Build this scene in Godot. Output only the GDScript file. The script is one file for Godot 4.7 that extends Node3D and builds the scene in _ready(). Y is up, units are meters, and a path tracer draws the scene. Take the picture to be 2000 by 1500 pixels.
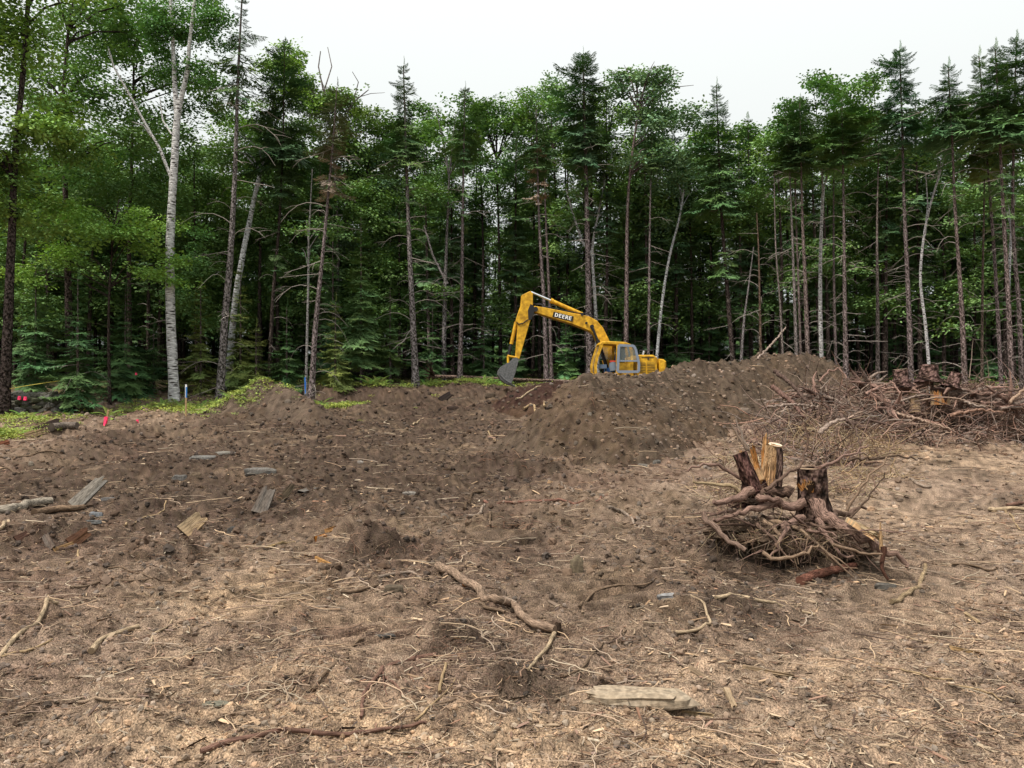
extends Node3D
# A forest clearing: overcast daylight, torn-up soil, an excavator behind a long soil bank, a wall of spruces and birches.

const F := 1504.0      # focal length of the photograph in its own pixels (2000 wide)
const EYE := 1.6
const PITCH := 0.01994 # camera tilted up by 30 px

var rng := RandomNumberGenerator.new()
var n1 := FastNoiseLite.new()
var n2 := FastNoiseLite.new()
var n3 := FastNoiseLite.new()
var n4 := FastNoiseLite.new()
var nc := FastNoiseLite.new()
var M := {}
var taken := {}

# ---------------------------------------------------------------- mesh builder
class Mb:
	var v := PackedVector3Array()
	var n := PackedVector3Array()
	var c := PackedColorArray()
	var u := PackedVector2Array()
	func vert(p: Vector3, nn: Vector3, col: Color, uv: Vector2) -> void:
		v.push_back(p); n.push_back(nn); c.push_back(col); u.push_back(uv)
	func tri(a: Vector3, b: Vector3, d: Vector3, col: Color, ua := Vector2.ZERO, ub := Vector2.ZERO, ud := Vector2.ZERO) -> void:
		var nn := (d - a).cross(b - a).normalized()
		vert(a, nn, col, ua); vert(b, nn, col, ub); vert(d, nn, col, ud)
	func quad(a: Vector3, b: Vector3, d: Vector3, e: Vector3, col: Color) -> void:   # clockwise seen from the front
		var l := a.distance_to(b); var w := a.distance_to(e)
		tri(a, b, d, col, Vector2(0, 0), Vector2(0, l), Vector2(w, l))
		tri(a, d, e, col, Vector2(0, 0), Vector2(w, l), Vector2(w, 0))
	func tube(pts: PackedVector3Array, rad: PackedFloat32Array, sides: int, col: Color, col2 := Color(-1, 0, 0), rough := 0.0, seed_ := 0, capped := true) -> void:
		var k := pts.size()
		if k < 2: return
		if col2.r < 0.0: col2 = col
		var rings: Array[PackedVector3Array] = []
		var norms: Array[PackedVector3Array] = []
		var t := (pts[1] - pts[0]).normalized()
		var U := t.cross(Vector3(0.31, 0.17, 0.93)).normalized()
		if U.length() < 0.5: U = t.cross(Vector3.RIGHT).normalized()
		var along := 0.0
		var lens := PackedFloat32Array()
		for i in k:
			if i > 0: along += pts[i].distance_to(pts[i - 1])
			lens.push_back(along)
			if i > 0 and i < k - 1: t = (pts[i + 1] - pts[i - 1]).normalized()
			elif i == k - 1 and k > 1: t = (pts[i] - pts[i - 1]).normalized()
			U = (U - t * U.dot(t)).normalized()
			var V := t.cross(U)
			var ring := PackedVector3Array(); var nr := PackedVector3Array()
			for j in sides:
				var a := TAU * j / sides
				var dir := U * cos(a) + V * sin(a)
				var r := rad[i]
				if rough > 0.0:
					var hsh: float = sin(float(i) * 12.9898 + float(j) * 78.233 + float(seed_) * 3.7) * 43758.5453
					r *= 1.0 + rough * ((hsh - floor(hsh)) * 2.0 - 1.0)
				ring.push_back(pts[i] + dir * r); nr.push_back(dir)
			rings.push_back(ring); norms.push_back(nr)
		for i in k - 1:
			var ca := col.lerp(col2, float(i) / (k - 1)); var cb := col.lerp(col2, float(i + 1) / (k - 1))
			for j in sides:
				var j2 := (j + 1) % sides
				var u0 := float(j) / sides; var u1 := float(j + 1) / sides
				var a := rings[i][j]; var b := rings[i][j2]; var d := rings[i + 1][j2]; var e := rings[i + 1][j]
				vert(a, norms[i][j], ca, Vector2(u0, lens[i])); vert(e, norms[i + 1][j], cb, Vector2(u0, lens[i + 1])); vert(d, norms[i + 1][j2], cb, Vector2(u1, lens[i + 1]))
				vert(a, norms[i][j], ca, Vector2(u0, lens[i])); vert(d, norms[i + 1][j2], cb, Vector2(u1, lens[i + 1])); vert(b, norms[i][j2], ca, Vector2(u1, lens[i]))
		if capped:
			for j in sides:
				var j2 := (j + 1) % sides
				tri(pts[0], rings[0][j], rings[0][j2], col)
				tri(pts[k - 1], rings[k - 1][j2], rings[k - 1][j], col2)
	func box(ctr: Vector3, size: Vector3, col: Color, b := Basis()) -> void:
		var h := size * 0.5
		var p: Array[Vector3] = []
		for i in 8:
			p.push_back(ctr + b * Vector3(h.x if i & 1 else -h.x, h.y if i & 2 else -h.y, h.z if i & 4 else -h.z))
		quad(p[4], p[6], p[7], p[5], col); quad(p[1], p[3], p[2], p[0], col)
		quad(p[5], p[7], p[3], p[1], col); quad(p[0], p[2], p[6], p[4], col)
		quad(p[6], p[2], p[3], p[7], col); quad(p[0], p[4], p[5], p[1], col)
	func prism(poly: PackedVector2Array, z0: float, z1: float, col: Color, taper := 0.0) -> void:   # outline in x,y extruded from z0 to z1 with chamfered rims
		if Geometry2D.is_polygon_clockwise(poly): poly.reverse()
		var idx := Geometry2D.triangulate_polygon(poly)
		var cen := Vector2.ZERO
		for q in poly: cen += q
		cen /= poly.size()
		var inner := PackedVector2Array()
		var m := poly.size()
		for i in m:
			var e0 := (poly[i] - poly[(i + m - 1) % m]).normalized(); var e1 := (poly[(i + 1) % m] - poly[i]).normalized()
			var nn := (Vector2(-e0.y, e0.x) + Vector2(-e1.y, e1.x)).normalized()
			inner.push_back(poly[i] + nn * taper)
		var zi := taper
		for k in range(0, idx.size(), 3):
			var a := inner[idx[k]]; var b := inner[idx[k + 1]]; var d := inner[idx[k + 2]]
			if (b - a).cross(d - a) < 0.0:
				var t := b; b = d; d = t
			tri(Vector3(a.x, a.y, z1), Vector3(d.x, d.y, z1), Vector3(b.x, b.y, z1), col)
			tri(Vector3(a.x, a.y, z0), Vector3(b.x, b.y, z0), Vector3(d.x, d.y, z0), col)
		for i in m:
			var a := poly[i]; var b := poly[(i + 1) % m]; var ai := inner[i]; var bi := inner[(i + 1) % m]
			quad(Vector3(a.x, a.y, z0 + zi), Vector3(a.x, a.y, z1 - zi), Vector3(b.x, b.y, z1 - zi), Vector3(b.x, b.y, z0 + zi), col)
			if zi > 0.0:
				quad(Vector3(a.x, a.y, z1 - zi), Vector3(ai.x, ai.y, z1), Vector3(bi.x, bi.y, z1), Vector3(b.x, b.y, z1 - zi), col)
				quad(Vector3(ai.x, ai.y, z0), Vector3(a.x, a.y, z0 + zi), Vector3(b.x, b.y, z0 + zi), Vector3(bi.x, bi.y, z0), col)
	func add(o: Mb, t: Transform3D, col: Color) -> void:   # a placed copy of another builder's shape, all in one tone
		v.append_array(t * o.v)
		var nb := Transform3D(t.basis.orthonormalized(), Vector3.ZERO)
		if o.n.size(): n.append_array(nb * o.n)
		var cc := PackedColorArray(); cc.resize(o.v.size()); cc.fill(col)
		c.append_array(cc)
		u.append_array(o.u)
	func mesh(mat: Material, flat := false) -> ArrayMesh:
		var a := []; a.resize(Mesh.ARRAY_MAX)
		a[Mesh.ARRAY_VERTEX] = v
		if not flat and n.size() == v.size(): a[Mesh.ARRAY_NORMAL] = n
		a[Mesh.ARRAY_COLOR] = c
		if u.size() == v.size(): a[Mesh.ARRAY_TEX_UV] = u
		var am := ArrayMesh.new()
		am.add_surface_from_arrays(Mesh.PRIMITIVE_TRIANGLES, a)
		am.surface_set_material(0, mat)
		return am

# ---------------------------------------------------------------- scene helpers
func numbered(called: String) -> String:
	if not taken.has(called):
		taken[called] = 0
		return called
	taken[called] += 1
	return "%s_%03d" % [called, taken[called]]
func tag(o: Node3D, label: String, category := "", group := "", kind := "") -> Node3D:
	if label: o.set_meta("label", label)
	if category: o.set_meta("category", category)
	if group: o.set_meta("group", group)
	if kind: o.set_meta("kind", kind)
	return o
func thing(called: String, label: String, category: String, at_ := Vector3.ZERO, turn := 0.0, group := "") -> Node3D:
	var o := Node3D.new(); o.name = numbered(called); add_child(o)
	o.position = at_; o.rotation.y = turn
	tag(o, label, category, group)
	return o
func part(called: String, mesh: Mesh, parent: Node3D, xf := Transform3D()) -> MeshInstance3D:
	var o := MeshInstance3D.new(); o.mesh = mesh
	if parent == self: o.name = numbered(called)
	else:
		var k := 0
		var nm := called
		while parent.has_node(NodePath(nm)):
			k += 1; nm = "%s_%03d" % [called, k]
		o.name = nm
	parent.add_child(o, true)
	o.transform = xf
	return o
func solid(called: String, mesh: Mesh, label: String, category: String, at_ := Vector3.ZERO, group := "", turn := 0.0) -> MeshInstance3D:
	var o := part(called, mesh, self, Transform3D(Basis(Vector3.UP, turn), at_))
	tag(o, label, category, group)
	return o
func struct(called: String, mesh: Mesh) -> MeshInstance3D:
	var o := part(called, mesh, self); o.set_meta("kind", "structure")
	return o
func scatter(called: String, mesh: Mesh, xf: Array[Transform3D], cols: PackedColorArray, label: String, parent: Node3D = self) -> void:
	var mm := MultiMesh.new()
	mm.transform_format = MultiMesh.TRANSFORM_3D; mm.use_colors = true; mm.mesh = mesh; mm.instance_count = xf.size()
	for i in xf.size():
		mm.set_instance_transform(i, xf[i]); mm.set_instance_color(i, cols[i])
	var o := MultiMeshInstance3D.new(); o.multimesh = mm; o.name = numbered(called) if parent == self else called
	parent.add_child(o, true)
	o.set_meta("kind", "stuff")
	if parent == self: o.set_meta("label", label); o.set_meta("category", called.replace("_", " "))

func view_dir(px: float, py: float) -> Vector3:   # the direction in which a spot of the photograph lies, scaled to 1 m of depth
	var x := (px - 1000.0) / F; var y := (750.0 - py) / F
	var d := Vector3(x, sin(PITCH) + y * cos(PITCH), -cos(PITCH) + y * sin(PITCH))
	return d / -d.z
func at(px: float, py: float, d: float) -> Vector3:
	return Vector3(0, EYE, 0) + view_dir(px, py) * d
func hit(px: float, py: float, far := 60.0) -> Vector3:   # where that line of sight meets the ground
	var dir := view_dir(px, py)
	var d := 2.0
	while d < far:
		var p := Vector3(0, EYE, 0) + dir * d
		if p.y < land(p.x, p.z):
			var lo := d / 1.03; var hi := d
			for i in 8:
				var m := (lo + hi) * 0.5
				p = Vector3(0, EYE, 0) + dir * m
				if p.y < land(p.x, p.z): hi = m
				else: lo = m
			return Vector3(0, EYE, 0) + dir * hi
		d *= 1.03
	var q := Vector3(0, EYE, 0) + dir * far
	q.y = land(q.x, q.z)
	return q
func on(px: float, d: float, lift := 0.0) -> Vector3:
	var p := at(px, 780, d)
	p.y = land(p.x, p.z) + lift
	return p

# ---------------------------------------------------------------- land
const PROFILE := [0.0, 0.0, 6.0, 0.0, 9.0, 0.03, 12.0, 0.1, 17.0, 0.28, 22.0, 0.55, 27.0, 1.0, 31.0, 1.45, 33.0, 1.85, 37.0, 2.35, 45.0, 3.0, 60.0, 4.0, 130.0, 8.0, 400.0, 14.0]
func profile(d: float) -> float:
	if d <= 0.0: return 0.0
	for i in range(2, PROFILE.size(), 2):
		if d < PROFILE[i]:
			var t: float = (d - PROFILE[i - 2]) / (PROFILE[i] - PROFILE[i - 2])
			return lerpf(PROFILE[i - 1], PROFILE[i + 1], t)
	return 14.0
func blob(x: float, z: float, cx: float, cz: float, rx: float, rz: float) -> float:
	var a := (x - cx) / rx; var b := (z - cz) / rz
	var q := a * a + b * b
	return exp(-q * 1.6) if q < 4.0 else 0.0

# ruts of the tracked machine: centre line, half width
var RUTS: Array = []
func rut(x: float, z: float) -> Vector2:   # (strength, distance along)
	for r in RUTS:
		var a: Vector2 = r[0]; var b: Vector2 = r[1]; var w: float = r[2]
		var ab := b - a; var p := Vector2(x, z) - a
		var l := ab.length(); var dir := ab / l
		var s := p.dot(dir); var q := absf(p.cross(dir))
		if s > 0.0 and s < l and q < w * 1.35:
			return Vector2(clampf((w * 1.35 - q) / (w * 0.35), 0.0, 1.0) * clampf(s * 3.0, 0, 1) * clampf((l - s) * 3.0, 0, 1), s)
	return Vector2.ZERO
func ground(x: float, z: float) -> float:
	var d := -z
	var h := profile(d)
	if d > 60.0: return h
	h += n1.get_noise_2d(x, z) * 0.22 * clampf((d - 2.0) * 0.12, 0.15, 1.0)
	# trench on the left, its bank, the pit in front of the machine, the lip at the wood's edge
	h -= 0.52 * blob(x, z, -3.6, -14.6, 4.6, 1.5)
	h -= 0.40 * blob(x, z, -9.0, -14.2, 3.6, 1.5)
	h += 0.26 * blob(x, z, -7.8, -20.4, 2.6, 1.3)
	h += 0.20 * blob(x, z, -10.6, -18.0, 2.2, 1.2)
	h -= 0.30 * blob(x, z, -3.2, -26.0, 4.6, 3.6)
	if x > -8.0 and x < 4.0: h += 0.25 * smoothstep(31.2, 32.4, d) * (1.0 - smoothstep(33.5, 37.0, d))
	h += 0.10 * blob(x, z, 1.4, -6.4, 1.6, 0.7) + 0.07 * blob(x, z, 1.2, -5.3, 0.8, 0.35) - 0.05 * blob(x, z, 0.75, -3.9, 0.35, 0.2)
	h += 0.06 * blob(x, z, -0.95, -6.3, 0.5, 0.3) + 0.07 * blob(x, z, -1.5, -5.6, 0.35, 0.2) + 0.05 * blob(x, z, -0.2, -3.9, 0.35, 0.18)
	if d < 24.0:
		for s in near(HUMPS_AT, x, z):
			var q := blob(x, z, s[0], s[1], s[2], s[3])
			if q > 0.0: h += 1.15 * s[4] * smoothstep(0.0, 1.0, q + 0.4 * n2.get_noise_2d(x * 1.6, z * 1.6 + 3.0))
	var flat := 0.0
	if d < 12.0 and d > 2.0:
		var r := rut(x, z)
		if r.x > 0.0:
			flat = r.x
			h += r.x * (-0.01 - 0.07 * smoothstep(0.0, 0.45, sin(r.y * TAU / 0.24 + n2.get_noise_2d(x * 0.6, z * 0.6) * 1.2)) * clampf(0.85 + 0.7 * n2.get_noise_2d(x * 1.3, z * 1.3), 0.2, 1.2))
	var k := 1.0 - 0.85 * flat
	if x > 3.0: k *= 1.0 - 0.5 * smoothstep(0.2, 0.42, x / maxf(d, 1.0)) * (1.0 if d < 18.0 else 0.0)
	h += n2.get_noise_2d(x, z) * 0.085 * k
	if d < 40.0:
		var m := n3.get_noise_2d(x, z)
		h += (absf(m) * 0.060 + maxf(0.0, n3.get_noise_2d(x * 0.40 + 31.0, z * 0.40) - 0.15) * 0.17) * k * clampf(d * 0.13, 0.40, 1.0)
	if d < 9.0 and d > 0.0:
		h += n4.get_noise_2d(x, z) * 0.020 * clampf(1.0 - (d - 5.0) / 4.0, 0.0, 1.0) * (1.0 - 0.4 * flat)
	return h

# heaps lying on the land: [name, crest points (x, height above sea, z), slope]
var HEAPS: Array = []
func heap_top(k: int, x: float, z: float) -> float:
	var best := -10.0
	var hp: Array = HEAPS[k]
	var pts: PackedVector3Array = hp[0]
	var slope: float = hp[1]
	var p := Vector2(x, z)
	for i in maxi(1, pts.size() - 1):
		var a := pts[i]; var b := pts[mini(i + 1, pts.size() - 1)]
		var a2 := Vector2(a.x, a.z); var ab := Vector2(b.x, b.z) - a2
		var t := 0.0
		if ab.length() > 0.001: t = clampf((p - a2).dot(ab) / ab.length_squared(), 0.0, 1.0)
		var dist := (p - a2 - ab * t).length()
		var hgt := lerpf(a.y, b.y, t)
		best = maxf(best, hgt - slope * (sqrt(dist * dist + 0.03) - 0.17))
	return best
func heap(k: int, x: float, z: float) -> float:
	var hp: Array = HEAPS[k]
	var bb: Rect2 = hp[2]
	if not bb.has_point(Vector2(x, z)): return -10.0
	var top := heap_top(k, x, z)
	var g := ground(x, z)
	if top < g - 0.6: return -10.0
	var rough: float = hp[3]
	# rills and clods down the flanks
	top += rough * (n1.get_noise_2d(x * 2.0 + 40.0, z * 2.0) * 0.22 + n2.get_noise_2d(x * 1.3 + 8.0, z * 0.8) * 0.15 + absf(n3.get_noise_2d(x * 0.6, z * 0.4)) * 0.08 + maxf(0.0, n3.get_noise_2d(x * 0.5 + 90.0, z * 0.5) - 0.15) * 0.25 + n3.get_noise_2d(x * 2.0, z * 2.0) * 0.015 - 0.06)
	return top
func land(x: float, z: float) -> float:
	var h := ground(x, z)
	for k in HEAPS.size(): h = maxf(h, heap(k, x, z))
	return h

var HUMPS: Array = []
# the same lists sorted into half-metre squares, so that a spot only asks for those that reach it
var HUMPS_AT: Array = []
var SAWDUST_AT: Array = []
var DARK_AT: Array = []
const NONE: Array = []
func near(lists: Array, x: float, z: float) -> Array:
	var i := int(x * 2.0 + 60.0); var j := int(-z * 2.0)
	if i < 0 or i >= 120 or j < 0 or j >= 80: return NONE
	return lists[j * 120 + i]
func sorted_into_squares(list: Array) -> Array:
	var out: Array = []
	for k in 9600: out.push_back([])
	for s in list:
		for j in range(maxi(0, int((-s[1] - s[3] * 2.0) * 2.0)), mini(79, int((-s[1] + s[3] * 2.0) * 2.0)) + 1):
			for i in range(maxi(0, int((s[0] - s[2] * 2.0) * 2.0 + 60.0)), mini(119, int((s[0] + s[2] * 2.0) * 2.0 + 60.0)) + 1):
				out[j * 120 + i].push_back(s)
	return out
var SAWDUST: Array = []   # [x, z, rx, rz, strength]
var DARK: Array = []
func soil(x: float, z: float) -> Color:
	var d := -z
	var a := nc.get_noise_2d(x * 0.5, z * 0.5)
	var b := nc.get_noise_2d(x * 2.6 + 9.0, z * 2.6)
	var e := nc.get_noise_2d(x * 11.0, z * 11.0 - 5.0)
	var col := Color(0.178, 0.130, 0.093).lerp(Color(0.165, 0.110, 0.086), clampf(0.5 + a * 1.3, 0, 1))
	col = col.lerp(Color(0.235, 0.176, 0.136), clampf(0.25 + 0.9 * maxf(0.0, nc.get_noise_2d(x * 1.1 + 300.0, z * 1.1)) + smoothstep(6.0, 3.0, d) * 0.6 + smoothstep(0.18, 0.40, x / maxf(d, 1.0)) * (1.0 if d < 17.0 else 0.0) * 0.6 + b * 0.9, 0.0, 1.0))
	var tan_ := 0.0
	for s in near(SAWDUST_AT, x, z): tan_ += s[4] * blob(x, z, s[0], s[1], s[2], s[3])
	tan_ = clampf(tan_ * (0.75 + 0.9 * b + 0.8 * e), 0.0, 1.0)
	col = col.lerp(Color(0.34, 0.245, 0.165), tan_)
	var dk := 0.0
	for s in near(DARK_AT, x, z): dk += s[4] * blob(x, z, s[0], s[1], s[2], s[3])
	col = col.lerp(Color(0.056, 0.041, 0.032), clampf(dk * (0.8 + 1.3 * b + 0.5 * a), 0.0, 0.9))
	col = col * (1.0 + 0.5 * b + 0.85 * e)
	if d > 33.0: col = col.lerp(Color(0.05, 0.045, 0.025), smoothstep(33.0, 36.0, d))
	col.a = 1.0
	return col

func grid(xs: PackedFloat32Array, rows: PackedFloat32Array, polar: bool, fn: Callable, colfn: Callable, mat: Material) -> ArrayMesh:
	var w := xs.size(); var hh := rows.size()
	var v := PackedVector3Array(); v.resize(w * hh)
	var c := PackedColorArray(); c.resize(w * hh)
	for j in hh:
		for i in w:
			var x := xs[i]; var z := rows[j]
			if polar:
				x = rows[j] * sin(xs[i]); z = -rows[j] * cos(xs[i])
			v[j * w + i] = Vector3(x, fn.call(x, z), z)
			c[j * w + i] = colfn.call(x, z)
	var n := PackedVector3Array(); n.resize(w * hh)
	for j in hh:
		for i in w:
			var a := v[j * w + mini(i + 1, w - 1)] - v[j * w + maxi(i - 1, 0)]
			var b := v[mini(j + 1, hh - 1) * w + i] - v[maxi(j - 1, 0) * w + i]
			var q := a.cross(b).normalized()
			n[j * w + i] = q if q.y > 0.0 else -q
	var idx := PackedInt32Array(); idx.resize((w - 1) * (hh - 1) * 6)
	var k := 0
	var flip := (v[1] - v[0]).cross(v[w] - v[0]).y < 0.0
	for j in hh - 1:
		for i in w - 1:
			var o := j * w + i
			if flip:
				idx[k] = o; idx[k + 1] = o + 1; idx[k + 2] = o + w; idx[k + 3] = o + 1; idx[k + 4] = o + w + 1; idx[k + 5] = o + w
			else:
				idx[k] = o; idx[k + 1] = o + w; idx[k + 2] = o + 1; idx[k + 3] = o + 1; idx[k + 4] = o + w; idx[k + 5] = o + w + 1
			k += 6
	var arr := []; arr.resize(Mesh.ARRAY_MAX)
	arr[Mesh.ARRAY_VERTEX] = v; arr[Mesh.ARRAY_NORMAL] = n; arr[Mesh.ARRAY_COLOR] = c; arr[Mesh.ARRAY_INDEX] = idx
	var am := ArrayMesh.new(); am.add_surface_from_arrays(Mesh.PRIMITIVE_TRIANGLES, arr)
	am.surface_set_material(0, mat)
	return am

# ---------------------------------------------------------------- materials
func noise_tex(size: int, freq: float, oct: int, lo: Color, hi: Color, seed_: int, normal := false, strength := 4.0, type := FastNoiseLite.TYPE_SIMPLEX_SMOOTH, ridged := false) -> NoiseTexture2D:
	var f := FastNoiseLite.new()
	f.noise_type = type; f.seed = seed_; f.frequency = freq
	f.fractal_type = FastNoiseLite.FRACTAL_RIDGED if ridged else FastNoiseLite.FRACTAL_FBM
	f.fractal_octaves = oct
	var t := NoiseTexture2D.new()
	t.width = size; t.height = size; t.seamless = true; t.noise = f
	if normal:
		t.as_normal_map = true; t.bump_strength = strength
	else:
		var g := Gradient.new(); g.set_color(0, lo); g.set_color(1, hi)
		t.color_ramp = g
	return t
func image_tex(w: int, h: int, fn: Callable) -> ImageTexture:
	var im := Image.create(w, h, false, Image.FORMAT_RGB8)
	for y in h:
		for x in w: im.set_pixel(x, y, fn.call(x, y))
	return ImageTexture.create_from_image(im)
func mat(called: String, col: Color, rough := 0.9, tex: Texture2D = null, nrm: Texture2D = null, uvs := Vector3.ONE, tri := false, nscale := 1.0, spec := 0.3) -> StandardMaterial3D:
	var m := StandardMaterial3D.new()
	m.resource_name = called
	m.albedo_color = col.linear_to_srgb()
	m.vertex_color_use_as_albedo = true
	m.roughness = rough; m.metallic_specular = spec
	m.cull_mode = BaseMaterial3D.CULL_DISABLED
	if tex: m.albedo_texture = tex
	if nrm:
		m.normal_enabled = true; m.normal_texture = nrm; m.normal_scale = nscale
	m.uv1_scale = uvs
	if tri:
		m.uv1_triplanar = true; m.uv1_world_triplanar = true
	M[called] = m
	return m
func materials() -> void:
	var W := Color.WHITE
	var g := func(a: float) -> Color: return Color(a, a, a)
	var dirt := noise_tex(1024, 0.035, 5, g.call(0.16), Color(1.0, 0.985, 0.96), 11)
	var dirt_n := noise_tex(1024, 0.045, 5, W, W, 12, true, 9.0)
	mat("soil", Color(2.75, 2.75, 2.75), 0.96, dirt, dirt_n, Vector3(2.1, 2.1, 2.1), true, 1.3, 0.15)
	mat("clod", W, 1.0, null, null, Vector3.ONE, false, 1.0, 0.1)
	# barks: u runs round the trunk, v along it in metres
	var rg := RandomNumberGenerator.new(); rg.seed = 5
	var f1 := FastNoiseLite.new(); f1.frequency = 0.05; f1.seed = 3; f1.fractal_octaves = 4
	var bark := image_tex(128, 512, func(x: int, y: int) -> Color:
		var a := TAU * x / 128.0
		var q := f1.get_noise_3d(cos(a) * 28.0, y * 0.55, sin(a) * 28.0)
		var q2 := f1.get_noise_3d(cos(a) * 60.0 + 90.0, y * 1.6, sin(a) * 60.0)
		var k := clampf(0.66 + q * 0.75 + q2 * 0.5, 0.22, 1.0)
		return Color(k, k * (0.97 + 0.05 * q2), k * (0.97 + 0.07 * q)))
	var bark_n := noise_tex(256, 0.05, 4, W, W, 21, true, 8.0)
	mat("spruce_bark", W, 0.95, bark, bark_n, Vector3(1, 0.5, 1), false, 0.9, 0.2)
	var lent: Array = []
	for i in 190: lent.push_back([rg.randf() * 128.0, rg.randf() * 512.0, rg.randf_range(5, 26), rg.randf_range(0.8, 2.2), rg.randf_range(0.35, 0.8)])
	for i in 26: lent.push_back([rg.randf() * 128.0, rg.randf() * 512.0, rg.randf_range(8, 18), rg.randf_range(4, 10), 0.85])
	var birch_im := Image.create(128, 512, false, Image.FORMAT_RGB8)
	for y in 512:
		for x in 128:
			var a := TAU * x / 128.0
			var q := f1.get_noise_3d(cos(a) * 14.0, y * 0.9, sin(a) * 14.0)
			birch_im.set_pixel(x, y, Color(0.92, 0.92, 0.925) * (0.92 + q * 0.35))
	for L in lent:
		for dy in range(-12, 13):
			for dx in range(-28, 29):
				var q: float = (dx / L[2]) * (dx / L[2]) + (dy / L[3]) * (dy / L[3])
				if q < 1.0:
					var X := posmod(int(L[0]) + dx, 128); var Y := posmod(int(L[1]) + dy, 512)
					birch_im.set_pixel(X, Y, birch_im.get_pixel(X, Y).lerp(Color(0.13, 0.11, 0.10), L[4] * (1.0 - q * 0.6)))
	mat("birch_bark", W, 0.75, ImageTexture.create_from_image(birch_im), bark_n, Vector3(1, 0.45, 1), false, 0.35, 0.3)
	# split and weathered wood
	var grain := image_tex(128, 512, func(x: int, y: int) -> Color:
		var q := f1.get_noise_2d(x * 6.0, y * 0.35) + 0.5 * f1.get_noise_2d(x * 17.0 + 300.0, y * 0.8)
		var k := clampf(0.72 + q * 0.85, 0.2, 1.0)
		return Color(k, k * 0.985, k * 0.96))
	var soft := image_tex(128, 512, func(x: int, y: int) -> Color:
		var q := f1.get_noise_2d(x * 5.0, y * 0.3 + 700.0) + 0.6 * f1.get_noise_2d(x * 19.0 + 300.0, y * 0.7)
		var k := clampf(0.84 + q * 0.34, 0.45, 1.0)
		return Color(k, k * 0.98, k * 0.95))
	mat("wood", W, 0.85, soft, bark_n, Vector3(3, 1.2, 1), false, 0.4, 0.25)
	mat("root", Color(1.3, 1.3, 1.3), 0.95, grain, bark_n, Vector3(2, 1.3, 1), false, 0.5, 0.15)
	var rockt := noise_tex(256, 0.03, 5, g.call(0.62), W, 31)
	mat("rock", Color(1.2, 1.14, 1.05), 0.9, rockt, dirt_n, Vector3(3, 3, 3), true, 0.5, 0.3)
	for k in [["needles", 0.25], ["leaves", 0.6]]:
		var m := mat(k[0], Color(2.5, 2.1, 2.25) if k[0] == "leaves" else Color(3.1, 2.75, 2.7), 0.75, null, null, Vector3.ONE, false, 1.0, 0.25)
		m.backlight_enabled = true
		m.backlight = Color(k[1], k[1], k[1] * 0.6)
	# the machine
	var wear := noise_tex(512, 0.012, 5, Color(0.62, 0.58, 0.52), Color(1.0, 1.0, 1.0), 41)
	mat("yellow", Color(0.90, 0.52, 0.032), 0.5, wear, null, Vector3(0.6, 0.6, 0.6), true, 1.0, 0.4)
	mat("steel", Color(0.17, 0.172, 0.17), 0.5, rockt, dirt_n, Vector3(1.2, 1.2, 1.2), true, 0.25, 0.5)
	mat("dark", Color(0.025, 0.025, 0.027), 0.6, null, null)
	mat("plain", W, 0.6, null, null)
	var ch := mat("chrome", Color(0.75, 0.77, 0.78), 0.22, null, null); ch.metallic = 0.9
	var gl := StandardMaterial3D.new(); gl.resource_name = "glass"; gl.albedo_color = Color(0.75, 0.82, 0.8, 0.12); gl.transparency = BaseMaterial3D.TRANSPARENCY_ALPHA; gl.roughness = 0.05; gl.cull_mode = BaseMaterial3D.CULL_DISABLED
	M["glass"] = gl

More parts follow.
